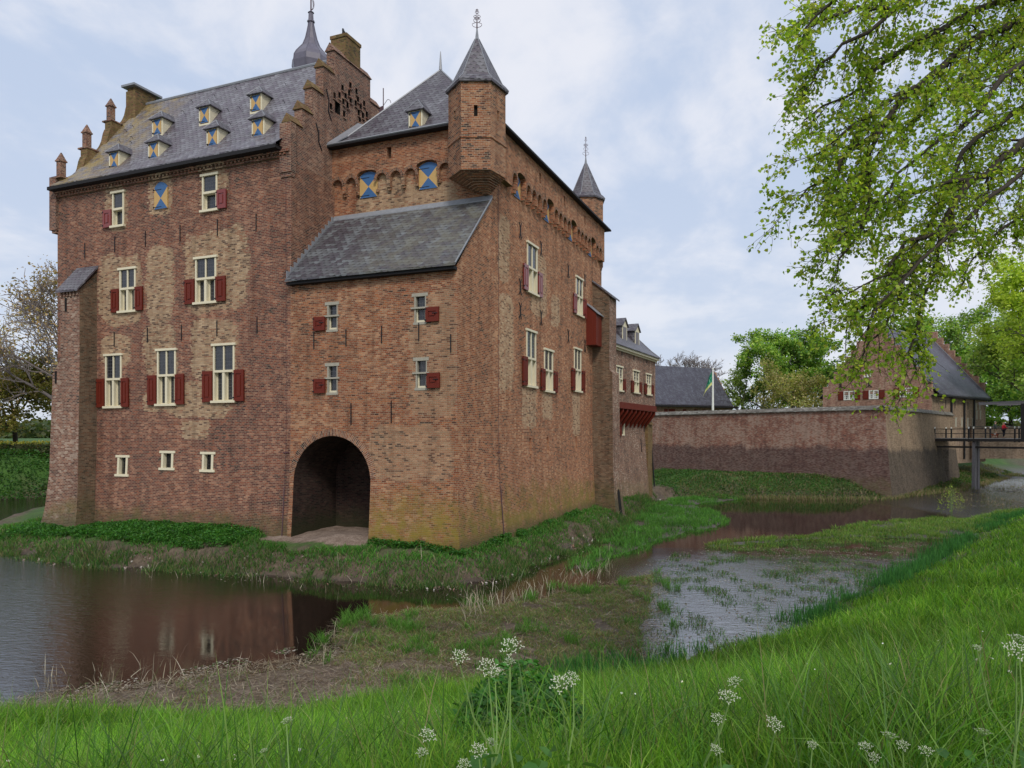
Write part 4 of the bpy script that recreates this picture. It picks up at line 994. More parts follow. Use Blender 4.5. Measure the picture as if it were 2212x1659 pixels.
def sample_poly(P,n,shrink=0.,w=0.):
    P=np.array(P); lo=P.min(0); hi=P.max(0); X=[];Y=[];c=0
    while c<n:
        x=rng.uniform(lo[0],hi[0],n*3); y=rng.uniform(lo[1],hi[1],n*3)
        k=sd(x,y,P)+(fbm(x,y,2.2,3)-.5)*w>shrink; x=x[k];y=y[k]
        X.append(x);Y.append(y);c+=len(x)
        if len(x)==0: break
    return np.concatenate(X)[:n],np.concatenate(Y)[:n]
GREEN=[(.11,.265,.02),(.155,.33,.028),(.06,.175,.018),(.225,.38,.045),(.12,.25,.05),(.29,.30,.12)]
# near bank: dense grass, finer and denser close by
def near_pts(n,r0,r1,pw=1.):
    r=r0*(r1/r0)**(rng.random(n)**pw); a=R(90)+rng.uniform(-R(47),R(45),n); x=r*np.cos(a); y=r*np.sin(a)
    k=sd(x,y,NEAR)+(fbm(x,y,2.6,3)-.5)*1.1>.25; return x[k],y[k],r[k]
x,y,r=near_pts(430000,2.2,75.,.62)
cl=fbm(x,y,1.3,21); c2=fbm(x,y,5.,31); dnn=sd(x,y,NEAR)
h=(.13+.52*cl**1.3+.30*rng.random(len(x))**2)*(1-.45*ss((dnn-7.5)/4))*np.where(y>25,.75,1.)*(.55+.45*ss(dnn/2.))
w=np.clip(.0038+.0006*r,.0045,.05)*(.55+1.1*rng.random(len(x))**2)
col=palette(len(x),GREEN,[.3,.26,.18,.12,.1,.04],.22,(.45+1.05*c2)*(.38+1.2*fbm(x,y,.4,41)))
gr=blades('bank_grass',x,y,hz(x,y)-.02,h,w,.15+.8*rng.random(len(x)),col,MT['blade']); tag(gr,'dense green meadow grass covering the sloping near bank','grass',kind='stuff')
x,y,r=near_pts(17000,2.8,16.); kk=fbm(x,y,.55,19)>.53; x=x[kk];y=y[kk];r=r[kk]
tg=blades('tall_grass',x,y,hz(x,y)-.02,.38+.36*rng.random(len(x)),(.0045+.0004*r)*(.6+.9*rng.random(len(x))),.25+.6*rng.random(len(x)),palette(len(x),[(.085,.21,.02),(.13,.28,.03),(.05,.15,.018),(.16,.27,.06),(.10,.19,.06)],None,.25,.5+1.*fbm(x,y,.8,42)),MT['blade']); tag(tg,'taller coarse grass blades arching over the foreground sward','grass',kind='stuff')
n_=52000; r=1.2*(30./1.2)**(rng.random(n_)**.8); a_=np.where(rng.random(n_)<.7,rng.uniform(R(2),R(47),n_),rng.uniform(R(135),R(178),n_)); x=r*np.cos(a_)+.5; y=r*np.sin(a_)-1.; kk=sd(x,y,NEAR)>.3; x=x[kk];y=y[kk];r=r[kk]
eg=blades('path_side_grass',x,y,hz(x,y)-.02,.15+.35*rng.random(len(x)),(.010+.0012*r),.3+.7*rng.random(len(x)),palette(len(x),GREEN,None,.25,.5+.9*fbm(x,y,.6,43)),MT['blade']); tag(eg,'rough grass on the bank top at both sides of the view','grass',kind='stuff')
# seeding stalks that stand above the sward
x,y,r=near_pts(620,3.2,20.)
sk=blades('seed_stalks',x,y,hz(x,y),.45+.3*rng.random(len(x)),.004+.0004*r,.25+.3*rng.random(len(x)),palette(len(x),[(.20,.22,.09),(.14,.22,.06),(.26,.24,.12)]),MT['blade']); tag(sk,'thin pale seeding stalks standing above the bank grass','grass',kind='stuff')
x,y,r=near_pts(260,4.5,30.); kk=(fbm(x,y,1.8,87)>.5); x=x[kk]; y=y[kk]
fl=leaves('bank_daisies',np.stack([x,y,hz(x,y)+.28+.2*rng.random(len(x))],-1),.022+.012*rng.random(len(x)),palette(len(x),[(.75,.75,.68),(.72,.70,.5)],None,.1),MT['dry'],droop=0,width=1.1,up=1.5); tag(fl,'tiny white daisies and stitchwort dotted over the bank grass','small flowers',kind='stuff')
# broad low leaves in the sward
x,y,r=near_pts(5200,3.,15.)
k=fbm(x,y,1.1,77)>.52; x=x[k];y=y[k]
lv=leaves('bank_weeds',np.stack([x,y,hz(x,y)+.12+.14*rng.random(len(x))],-1),.03+.025*rng.random(len(x)),palette(len(x),[(.10,.25,.04),(.12,.26,.04),(.05,.15,.03)]),MT['leaf'],droop=0,width=.9,up=1.2); tag(lv,'low broad clover and dock leaves among the bank grass','weeds',kind='stuff')
# island: grass fringe and nettles
LV=lambda L:[CF.w(*p) for p in L]
ISLV=LV([(-27,.5),(-27,-8),(4,-8),(10,10),(15,26),(16,42),(2,42),(0,24),(0,-.02),(-24,-.02)])
x,y=sample_poly(ISLV,170000,0.,0.); k=(sd(x,y,ISL)+(fbm(x,y,2.6,3)-.5)*1.6)>.1; x=x[k]; y=y[k]

dx_=x+2.25; dy_=y-30.; u=CF.c*dx_+CF.s*dy_; v=-CF.s*dx_+CF.c*dy_
out=~((u>-24.2)&(u<.2)&(v>-.15)&(v<22)) & ~((u>-24)&(u<-20.9)&(v>-1.2)&(v<.2)) & ((v<0)|(u>0)|(u<-24))
bare=(sd(x,y,PATHM)>-.4)|((u>-9.6)&(u<-4.0)&(v>-1.6+.5*fbm(x,y,.8,2)))
dens=fbm(x,y,1.4,15); k=out&~bare&(dens>.36); x=x[k];y=y[k];u=u[k];v=v[k]
d_=sd(x,y,ISL)
h=(.10+.22*fbm(x,y,.8,5)+.1*rng.random(len(x)))*(.45+.55*ss(d_/1.5)); 
col=palette(len(x),[(.07,.23,.035),(.10,.28,.04),(.05,.16,.03),(.17,.23,.07),(.26,.23,.13)],[.3,.28,.22,.14,.06],.25,.6+.8*fbm(x,y,2.,6))
ig=blades('island_grass',x,y,hz(x,y)-.02,h,.018+.02*rng.random(len(x)),.3+.6*rng.random(len(x)),col,MT['blade']); tag(ig,'short green grass on the earth apron round the castle foot','grass',kind='stuff')
x,y=sample_poly(LV([(-25.5,0),(-25.5,-4.2),(1.2,-4.2),(1.2,19),(.05,19),(.05,0)]),90000,0,0); k=sd(x,y,ISL)>.4; x=x[k]; y=y[k]; dx_=x+2.25; dy_=y-30.; u=CF.c*dx_+CF.s*dy_; v=-CF.s*dx_+CF.c*dy_
dw=np.where(u<-9.6,(-v),np.where(v<0,-v,u)); net=((u<-9.9)&(u>-24.5)&(v<-.1)&(v>-3.6+1.6*fbm(x,y,1.5,4)))|((u>-3.9)&(u<.6)&(v<-.1)&(v>-.7))|((u>.1)&(u<.8)&(v>-.3)&(v<19)&(fbm(x,y,1.6,61)>.5))|((u>.1)&(v>21.8)&(u<5.))
k=net&~((u>-24)&(u<-20.9)&(v>-1.2)); x=x[k];y=y[k];u=u[k];v=v[k]
lump=fbm(x,y,.7,91); zz=hz(x,y)+rng.random(len(x))**.6*(.12+.42*lump)*np.where(v<-.9,1.,.75)
nl=leaves('nettles',np.stack([x,y,zz],-1),.07+.05*rng.random(len(x)),palette(len(x),[(.045,.17,.025),(.065,.23,.035),(.03,.11,.02),(.10,.26,.045)],None,.25,.65+.7*lump),MT['leaf'],droop=.3,width=.6,up=.9); tag(nl,'dark green nettle patch growing thickly along the castle foot','nettles',kind='stuff')
# water-edge sedge on the island shore
def along(P,i0,i1,n,spread):
    P=np.array(P[i0:i1+1]); seg=np.linalg.norm(P[1:]-P[:-1],axis=1); t=rng.random(n)*seg.sum(); cs=np.concatenate([[0],np.cumsum(seg)])
    i=np.clip(np.searchsorted(cs,t)-1,0,len(seg)-1); f=(t-cs[i])/seg[i]; q=P[i]+(P[i+1]-P[i])*f[:,None]
    return q[:,0]+rng.normal(size=n)*spread,q[:,1]+rng.normal(size=n)*spread
x,y=along(ISL,1,12,26000,.38)
k=fbm(x,y,1.,13)>.45; x=x[k];y=y[k]
sg=blades('shore_sedge',x,y,np.maximum(hz(x,y),WL-.15),.22+.3*rng.random(len(x))*fbm(x,y,1.,23)*1.6,.014+.012*rng.random(len(x)),.25+.45*rng.random(len(x)),palette(len(x),[(.06,.16,.03),(.09,.2,.04),(.2,.19,.09),(.04,.11,.03)]),MT['blade']); tag(sg,'sedge and grass tufts along the muddy island shore','sedge',kind='stuff')
# marsh vegetation
def marsh(name,P,n,h0,h1,cols,wts,label,thr=.4,ns=.9,lean=.35,w=.014,shrink=-.2,cat='sedge'):
    x,y=sample_poly(P,n,shrink,1.4); k=(fbm(x,y,ns,51)>thr)&(sd(x,y,NEAR)<.6); x=x[k];y=y[k]
    f=fbm(x,y,ns,52)
    o=blades(name,x,y,np.maximum(hz(x,y),WL-.1)-.01,h0+(h1-h0)*f*rng.random(len(x))*1.3,w*(.7+.6*rng.random(len(x))),lean+.4*rng.random(len(x)),palette(len(x),cols,wts,.3,.65+.7*fbm(x,y,1.9,53)),MT['blade'])
    tag(o,label,cat,kind='stuff'); return o
BR=[(.10,.21,.04),(.15,.25,.06),(.26,.21,.10),(.16,.11,.055),(.36,.29,.18)]
marsh('marsh_mat',MAT1,75000,.04,.22,BR,[.28,.24,.20,.14,.14],'low brown and green sedge matted over the mud in mid moat',.33,.7,.6,.011)
marsh('marsh_grass',GRN,26000,.15,.55,[(.08,.24,.04),(.12,.29,.05),(.05,.16,.03)],[.4,.35,.25],'tall green water grass between island shore and dark pool',.38,1.2,.3,.022)
marsh('reed_strip',STR,26000,.10,.42,[(.13,.27,.04),(.19,.31,.06),(.27,.28,.10),(.08,.18,.04)],[.35,.3,.15,.2],'yellow green reed strip across the moat between two pools',.40,1.1,.35,.022)
marsh('pool_sedge',SED,60000,.08,.34,[(.06,.15,.035),(.09,.20,.05),(.16,.15,.07),(.05,.07,.03)],[.4,.3,.15,.15],'scattered sedge tufts standing in sky-reflecting shallow water',.5,.75,.3,.021,-.1)
marsh('right_marsh',SEDR,14000,.05,.35,[(.25,.20,.13),(.17,.15,.08),(.09,.15,.04)],[.45,.35,.2],'pale dry sedge in the far right shallows below the bridge',.45,1.6,.5,.03)
x,y=sample_poly(MAT1,1700,-.6,1.5); k=fbm(x,y,.9,71)>.60; x=x[k]; y=y[k]
x=np.concatenate([x+rng.normal(size=len(x))*.06 for _ in range(14)]); y=np.concatenate([y+0 for _ in range(14)])+rng.normal(size=len(x))*.06
sg=blades('marsh_tufts',x,y,np.maximum(hz(x,y),WL)-.02,.2+.25*rng.random(len(x)),.010+.006*rng.random(len(x)),.3+.5*rng.random(len(x)),palette(len(x),[(.09,.24,.03),(.13,.29,.05),(.06,.17,.03)]),MT['blade']); tag(sg,'bright green tufts poking through the brown marsh mat','sedge',kind='stuff')
# fallen reed litter
x,y=sample_poly(MUD,15000,-.3,1.3); x2,y2=sample_poly(MAT1,12000,-.2,1.3); x=np.concatenate([x,x2]); y=np.concatenate([y,y2]); k=sd(x,y,NEAR)<.8; x=x[k]; y=y[k]
lt=blades('reed_litter',x,y,np.maximum(hz(x,y),WL)+.012,.1+.32*rng.random(len(x)),.008+.006*rng.random(len(x)),np.full(len(x),1.),palette(len(x),[(.30,.24,.16),(.18,.13,.08),(.10,.07,.045),(.42,.36,.27)],None,.3),MT['dry'],.1,None,.06+.25*rng.random(len(x))**3); tag(lt,'fallen dry reed stalks littering the mud flats','reed litter',kind='stuff')
def stalks(name,pts,label,h=(.3,.8)):
    x=np.array([p[0] for p in pts]); y=np.array([p[1] for p in pts]); n=len(x)
    o=blades(name,x,y,np.maximum(hz(x,y),WL-.2),h[0]+(h[1]-h[0])*rng.random(n),.010+.008*rng.random(n),.15+.75*rng.random(n)**2,palette(n,[(.42,.37,.28),(.30,.25,.17),(.5,.46,.36)]),MT['dry'],.5); tag(o,label,'reeds',kind='stuff')
pts=[]
for _ in range(330): px=random.uniform(1000,1330); py=1330-(px-1000)*.33+random.gauss(0,14); pts.append(gp(px,py))
for _ in range(120): px=random.uniform(80,780); py=1500-(px-80)*.13+random.gauss(0,22); pts.append(gp(px,py))
for _ in range(60): px=random.uniform(300,1000); pts.append(gp(px,1245+random.gauss(0,8)+(px-300)*.03))
stalks('dead_reeds',pts,'pale dead reed stalks leaning out of the dark moat water')
marsh('mud_sedge',MUD,9000,.05,.24,BR,[.3,.26,.18,.16,.10],'thin sedge sprouting from the bare mud flat below the bank',.56,.6,.4,.012)
# irises along the toe of the bank
x,y=along(NEAR,5,12,15000,.5); k=(fbm(x,y,1.6,33)>.46)&(sd(x,y,NEAR)<1.1); x=x[k];y=y[k]
ir=blades('iris_leaves',x,y,np.maximum(hz(x,y),WL-.1),(.22+.3*rng.random(len(x)))*(.6+.6*fbm(x,y,2.1,99)),.018+.010*rng.random(len(x)),.08+.28*rng.random(len(x)),palette(len(x),[(.035,.13,.035),(.05,.17,.045),(.06,.2,.04)]),MT['blade'],.3); tag(ir,'dark upright iris leaves lining the water edge of the bank','iris',kind='stuff')
# far bank growth under the bailey wall and by the bridge
x,y=sample_poly([gp(1395,1072),gp(1500,1079),gp(1700,1079),gp(1900,1078),gp(2010,1062),gp(2110,1046),gp(2230,1014),(90,118),(64,97),(52,87),(34.2,66.8),(17,84.5),(14,70)],60000,-.8,1.5)
k=fbm(x,y,2.,44)>.3; x=x[k];y=y[k]; lump=fbm(x,y,1.5,45)
fb=leaves('far_bank_weeds',np.stack([x,y,hz(x,y)+rng.random(len(x))*(.05+.32*lump)],-1),.11+.08*rng.random(len(x)),palette(len(x),[(.04,.12,.022),(.06,.17,.03),(.03,.08,.02),(.10,.18,.04),(.15,.14,.06)],[.3,.27,.2,.15,.08],.25,.6+.8*lump),MT['leaf'],droop=.1,width=.5,up=.8); tag(fb,'weeds and grass on the far bank below the long brick wall','weeds',kind='stuff')
x,y=sample_poly([gp(1500,1078),gp(1900,1082),gp(2080,1060),gp(2200,1026),gp(2150,1020),gp(1900,1062),gp(1600,1062),gp(1450,1066)],14000,-.4,1.)
dr=blades('dry_fringe',x,y,np.maximum(hz(x,y),WL),.15+.3*rng.random(len(x)),.03+.02*rng.random(len(x)),.3+.4*rng.random(len(x)),palette(len(x),[(.28,.22,.14),(.18,.16,.07),(.12,.17,.05)]),MT['blade']); tag(dr,'dry brown fringe of grass along the far shore','grass',kind='stuff')
# left far bank: overgrown slope
x,y=sample_poly([(-78,63),(-46,63.2),(-34,70),(-33,79),(-78,79)],42000,0,1.)
lump=fbm(x,y,2.6,48); 
k=y<71.; x=x[k];y=y[k];lump=lump[k]
lb=leaves('left_bank_undergrowth',np.stack([x,y,hz(x,y)+rng.random(len(x))*(.15+.8*lump)],-1),.16+.12*rng.random(len(x)),palette(len(x),[(.04,.13,.022),(.06,.17,.03),(.03,.09,.018),(.08,.17,.035)],None,.25,.55+.9*lump),MT['leaf'],droop=.2,width=.6,up=.7); tag(lb,'thick green undergrowth on the bank beyond the left water','undergrowth',kind='stuff')

# floating scum and leaf litter on the water
def flat_bits(name,x,y,z,sz,cols,mat,label,cat,hgt=0.):
    n=len(x); a=rng.random(n)*6.283; e=np.stack([np.cos(a),np.sin(a),rng.normal(size=n)*hgt],-1); f=np.stack([-np.sin(a),np.cos(a),rng.normal(size=n)*hgt],-1); p=np.stack([x,y,z],-1); s_=sz[:,None]; k=(.35+.5*rng.random(n))[:,None]
    V=np.stack([p-e*s_,p-f*s_*k,p+e*s_,p+f*s_*k],1).reshape(-1,3); q=(np.arange(n)*4)[:,None]+np.arange(4)
    o=np_mesh(name,V,q,mat,{'tint':np.repeat(palette(n,cols,None,.3),4,0)},None,False); tag(o,label,cat,kind='stuff')
P1=[gp(*p) for p in ((1640,1185),(1850,1178),(2000,1175),(1990,1215),(1860,1270),(1680,1230))]
x,y=sample_poly(P1,5000,-.3,2.5); x2,y2=sample_poly(SED,4500,-.3,1.5); x3,y3=sample_poly([gp(*p) for p in ((-60,1500),(300,1455),(720,1380),(760,1430),(300,1500),(-60,1540))],2200,0,1.)
x4,y4=along(ISL,1,12,3000,.7)
x=np.concatenate([x,x2,x3,x4]); y=np.concatenate([y,y2,y3,y4]); k=(fbm(x,y,.8,66)>.5)&(hz(x,y)<WL); x=x[k]; y=y[k]
flat_bits('floating_litter',x,y,np.full(len(x),WL+.006),.02+.035*rng.random(len(x)),[(.30,.25,.19),(.16,.12,.08),(.10,.14,.05),(.40,.36,.30)],MT['dry'],'floating scum and leaf litter drifting on the shallow moat water','litter')
# rubble along the muddy shore
x,y=along(ISL,1,12,1500,.35); k=fbm(x,y,1.3,67)>.5; x=x[k];y=y[k]
flat_bits('shore_rubble',x,y,np.maximum(hz(x,y),WL)+.03,.03+.06*rng.random(len(x))**2,[(.30,.24,.2),(.20,.12,.09),(.42,.39,.35)],MT['dry'],'brick rubble and pale stones scattered along the muddy island shore','rubble',.8)
# ------------------------------------------------------------------ brick wing
WF=Frame(7.4,52.0,R(-26.7)); wing=tag(empty('wing_building',(7.4,52.,0),R(-26.7)),'two storey brick wing behind the castle with slate roof, dormers and red bracketed upper floor','building')
def Wg(mb,name,mat,sm=False): return mb.build(name,mat,wing,sm)
TW=Tr(0.); TWl=Tr(-.8,lambda z:.35*max(0,(5-z)/5))
wr=lambda *p:WF.rect('x',0.,*p)
ww=[wr(1330.9,790,1344,846),wr(1367.3,799.4,1379.5,850.5),wr(1395.3,807,1405.6,854.5)]
L=10.3
mb=MB(); wallgrid(mb,TW,-3.5,L,7.35,11.3,ww,.25,back=0)
lw=WF.rect('x',-.8,1340,915,1349,941)
wallgrid(mb,TWl,-3.5,L-.3,-1,7.3,[lw],.2,zb=ZB)
mb.face([(0,L,7.35),(-7.6,L,7.35),(-7.6,L,11.3),(0,L,11.3)]); mb.face([(-.8,L-.3,0),(-7.6,L-.3,0),(-7.6,L-.3,7.35),(-.8,L-.3,7.35)])
mb.face([(0,L,11.3),(-7.6,L,11.3),(-3.8,L,15.2)])
mb.face([(-7.6,-3.5,0),(-7.6,L,0),(-7.6,L,11.3),(-7.6,-3.5,11.3)]); mb.face([(-.8,-3.5,7.35),(0,-3.5,7.35),(0,L,7.35),(-.8,L,7.35)])
# near gable end and the low link back to the castle block
mb.face([(0,-3.5,7.35),(0,-3.5,11.3),(-7.6,-3.5,11.3),(-7.6,-3.5,7.35)]); mb.face([(0,-3.5,11.3),(-3.8,-3.5,15.2),(-7.6,-3.5,11.3)]); mb.face([(-.8,-3.5,0),(-.8,-3.5,7.35),(-7.6,-3.5,7.35),(-7.6,-3.5,0)])
Wg(mb,'wall',MT['brickWing'])
for r in ww: cross_window(TW,*r[:2],*r[2:],wing,2,.5,(1,1),shw=.55,fw=.09,glass='glassW')
o=MB(); a,b,c,d=lw; o.pbox(TWl,a,a+.1,-.15,.03,c,d); o.pbox(TWl,b-.1,b,-.15,.03,c,d); o.pbox(TWl,a,b,-.15,.03,d-.1,d); o.pbox(TWl,a,b,-.15,.05,c,c+.1); o=o.build('window',MT['cream'],wing)
g_=MB(); g_.face([TWl(a,-.1,c),TWl(b,-.1,c),TWl(b,-.1,d),TWl(a,-.1,d)]); g_.build('glass',MT['glassd'],o)
shutter_part(TWl,a-.75,a,c,d,o,MT['red'])
mb=MB(); mb.pbox(TW,-3.5,L+.06,0,.09,6.95,7.42); bm_=Wg(mb,'beam',MT['red'])
for k in range(11):
    y=-.55+k*1.06; 
    if y>L-.05: y=L-.1
    mb=MB(); mb.face([(-.8,y-.07,6.95),(.06,y-.07,6.95),(.06,y-.07,6.7),(-.8,y-.07,5.55)][::-1]); mb.face([(-.8,y+.07,6.95),(.06,y+.07,6.95),(.06,y+.07,6.7),(-.8,y+.07,5.55)])
    mb.face([(.06,y-.07,6.7),(.06,y+.07,6.7),(.06,y+.07,6.95),(.06,y-.07,6.95)]); mb.face([(-.8,y-.07,5.55),(-.8,y+.07,5.55),(.06,y+.07,6.7),(.06,y-.07,6.7)])
    mb.build('bracket',MT['red'],bm_)
mb=MB(); mb.pbox(TW,-3.5,L+.1,0,.12,11.1,11.22); mb.pbox(TW,-3.5,L+.2,0,.3,11.22,11.42); Wg(mb,'cornice',MT['cream'])
mb=MB(); x0,x1=-3.5,L+.25
for s in (1,-1):
    P=[(-3.8+s*4.2,11.42),(-3.8+s*3.4,12.05),(-3.8,15.3)]
    for (a,z),(b,w) in zip(P,P[1:]): mb.face([(a,x0,z),(a,x1,z),(b,x1,w),(b,x0,w)] if s>0 else [(a,x1,z),(a,x0,z),(b,x0,w),(b,x1,w)])
mb.face([(.4,x0,11.38),(.4,x1,11.38),(.4,x1,11.44),(.4,x0,11.44)])
wrf=Wg(mb,'roof',MT['slate' if 0 else 'slateD'])
mb=MB(); mb.tube([(-3.8,x0,15.32),(-3.8,x1,15.32)],.08,5); mb.tube([(.4,x1,11.44),(-.4,x1,12.07),(-3.8,x1,15.32)],.05,4); mb.build('lead_flashing',MT['lead'],wrf)
mb=MB(); mb.box(-4.1,-3.7,1.0,1.4,15.0,15.9); mb.box(-4.15,-3.65,.95,1.45,15.9,16.0); mb.build('chimney',MT['slateD'],wrf)
for (px,pz) in ((1349,733),(1376,745)):
    yc,_=WF.meas('x',-.75,px,pz); zb=12.1; h=1.35; w=.55
    mb=MB(); mb.box(-.78,-.72,yc-w,yc-w+.1,zb,zb+h); mb.box(-.78,-.72,yc+w-.1,yc+w,zb,zb+h); mb.box(-.78,-.72,yc-w+.1,yc+w-.1,zb,zb+.1); mb.box(-.78,-.72,yc-w+.1,yc+w-.1,zb+h-.12,zb+h)
    mb.face([(-.74,yc-w-.1,zb+h),(-.74,yc+w+.1,zb+h),(-.74,yc,zb+h+.5)])
    o=mb.build('dormer',MT['cream'],wrf)
    mb=MB(); m=.956; xb=-.75-(h)/m
    for s in (-1,1): mb.face([(-.76,yc+s*w,zb-.1),(-.76,yc+s*w,zb+h),(xb-.2,yc+s*w,zb+h),(-.9,yc+s*w,zb-.1)] if s<0 else [(-.76,yc+s*w,zb-.1),(-.9,yc+s*w,zb-.1),(xb-.2,yc+s*w,zb+h),(-.76,yc+s*w,zb+h)])
    for s in (-1,1):
        mb.hexa([(-.62,yc+s*(w+.16),zb+h-.08),(-.62,yc,zb+h+.52),(xb-.8,yc,zb+h+.52),(xb-.3,yc+s*(w+.16),zb+h-.08),(-.62,yc+s*(w+.16),zb+h-.02),(-.62,yc,zb+h+.6),(xb-.8,yc,zb+h+.6),(xb-.3,yc+s*(w+.16),zb+h-.02)])
    mb.face([(-.73,yc-w+.1,zb+.1),(-.73,yc+w-.1,zb+.1),(-.73,yc+w-.1,zb+h-.1),(-.73,yc-w+.1,zb+h-.1)],1)
    mb.build('dormer_roof',[MT['slateD'],MT['woodg']],wrf)
for px,py,h in ((1343,746,.9),(1369,758,.9),(1397,765,.9)):
    a,z=WF.meas('x',0.,px,py+8); mb=MB(); mb.pbox(TW,a-.03,a+.03,0,.05,z-h/2,z+h/2); Wg(mb,'wall_anchor',MT['iron'])
for px,py,h in ((1383,962,1.1),(1391,924,.7)):
    a,z=WF.meas('x',-.8,px,py); mb=MB(); mb.pbox(TWl,a-.03,a+.03,0,.05,z-h/2,z+h/2); Wg(mb,'wall_anchor',MT['iron'])
a,_=WF.meas('x',-.8,1403,930)
mb=MB(); mb.tube([TWl(a,.12,z) for z in (6.9,5,4,3,2,1,.6)],.07,6); Wg(mb,'downpipe',MT['iron'])
mb=MB(); mb.box(-1.6,-.55,L-.3,L+1.1,-1,5.9); mb.lathe((-1.07,L+.4),[(5.9,.78),(6.1,.7),(6.3,.3)],8); Wg(mb,'pier',MT['brickMoss'])

# ------------------------------------------------------------------ long bailey wall
A=Vector((16.6,88.,0)); Bc=Vector((34.3,67.,0)); Cc=Vector((53.2,88.,0))
bw_=tag(empty('bailey_wall',tuple(Bc)),'long battered brick bailey wall with dark lower half and lichen-grown coping','wall')
def seg(P,Q,ztop,batter,name,mat,eL=0,eR=0,top2=None):
    P=P-Bc;Q=Q-Bc; t=(Q-P); L=t.length; t.normalize(); n=Vector((t.y,-t.x,0))
    B=lambda z:batter*max(0,(ztop-z)/ztop)**1.3
    T=lambda a,d,z:tuple(P+t*a+n*(d+B(z))+Vector((0,0,z)))
    mb=MB(); wallgrid(mb,T,0,L,-1.2,ztop,[],.3,B,eL,eR,zb=[.5*k for k in range(-2,16)])
    mb.face([tuple(P-n*.6),tuple(Q-n*.6),tuple(Q-n*.6+Vector((0,0,ztop))),tuple(P-n*.6+Vector((0,0,ztop)))][::-1])
    mb.pbox(T,0,L,-.6,.02,ztop-.01,ztop)
    w=mb.build(name,mat,bw_)
    cp=MB(); c0=P+t*(-.05); 
    def S(a,d,z): return tuple(P+t*a+n*d+Vector((0,0,ztop+z)))
    for p,q in (((.18,.0),(.18,.07)),((.18,.07),(-.2,.42)),((-.2,.42),(-.75,.05)),((-.75,.05),(-.75,0)),((-.75,0),(.18,0))):
        cp.face([S(-.15,p[0],p[1]),S(L+.12,p[0],p[1]),S(L+.12,q[0],q[1]),S(-.15,q[0],q[1])])
    cp.build('coping',MT['cope'],w); return w,T,L
ZT=7.35
seg(A,Bc,ZT,.75,'wall',MT['brickW'],0,1.15)
w2,T2,L2=seg(Bc,Cc,ZT,.75,'wall',MT['brickW2'],1.15,0)
# the wall turns to a low tiled lean-to beside the gatehouse
# ------------------------------------------------------------------ gatehouse
GF=Frame(48.9,85.,R(40.5)); gh=tag(empty('gatehouse',(48.9,85.,0),R(40.5)),'big brick gatehouse with steep slate roof and stepped gables behind the bailey wall','building')
LG,WG,EG,RG=18.6,13.,10.1,18.4
TGs=Tf(0.); TGg=lambda a,d,z:(0-d,WG-a,z)     # gable facing us: a runs left to right
gm=lambda px,py:GF.meas('x',0.,px,py)
gw=[]
for x0,x1,y0,y1 in ((1822.6,1846,845,864),(1877,1898,843,862),(1944,1971,838,858)):
    a0,_=gm(x0,850); a1,_=gm(x1,850); xm=(x0+x1)/2; zt=gm(xm,y0)[1]; zb=gm(xm,y1)[1]; aa=sorted((WG-a0,WG-a1)); gw.append((aa[0],aa[1],zb,zt))
a,z=gm(1874,807); aw=(WG-a-.42,WG-a+.42,z-.45,z+.45)
mb=MB(); wallgrid(mb,TGg,0,WG,2,EG,gw,.2)
n=9; 
def stepz(a):
    k=min(int(a/(WG/2)*n),n-1) if a<=WG/2 else min(int((WG-a)/(WG/2)*n),n-1)
    return EG+.6+(RG-EG)/n*(k+.6)
for i in range(2*n):
    a0=i*WG/2/n; a1=(i+1)*WG/2/n; zt=stepz((a0+a1)/2)
    wallgrid(mb,TGg,a0,a1,EG,zt,[aw] if a0<aw[0] and aw[1]<a1 else [],.2)
    mb.pbox(TGg,a0,a1,-.5,-.005,EG,zt)
m2=MB(); wallgrid(mb,TGs,0,LG,2,EG,[],.2)
for i in range(2*n):
    a0=i*WG/2/n; a1=(i+1)*WG/2/n; zt=stepz((a0+a1)/2)+.75; mb.box(LG-.5,LG,a0,a1,2,zt)
mb.box(2,LG-.5,WG-.1,WG,2,EG)
mb2=MB(); wallgrid(mb2,TGs,0,LG,2,EG-.02,[],.2)
ghw=mb.build('wall',MT['brickGate'],gh)
mb=MB(); mb.pbox(TGs,0.05,LG-.05,.005,.03,1.5,EG-.02); mb.build('wall',MT['brickGate2'],gh)
mb=MB(); mb.hexa([(.5,-.7,9.75),(LG-.5,-.7,9.75),(LG-.5,WG/2,RG),(.5,WG/2,RG),(.5,-.7,9.9),(LG-.5,-.7,9.9),(LG-.5,WG/2,RG+.15),(.5,WG/2,RG+.15)])
mb.hexa([(.5,WG+.7,9.75),(LG-.5,WG+.7,9.75),(LG-.5,WG/2,RG),(.5,WG/2,RG),(.5,WG+.7,9.9),(LG-.5,WG+.7,9.9),(LG-.5,WG/2,RG+.15),(.5,WG/2,RG+.15)])
ghr=mb.build('roof',MT['tile'],gh)
mb=MB(); mb.box(-.1,LG+.3,-.8,-.02,9.55,9.72); mb.build('eave_board',MT['eave'],ghr)
mb=MB(); mb.tube([(LG-.52,-.7,9.95),(LG-.52,WG/2,RG+.2)],.06,4); mb.tube([(.5,WG/2,RG+.17),(LG-.5,WG/2,RG+.17)],.1,5); mb.build('lead_flashing',MT['lead'],ghr)
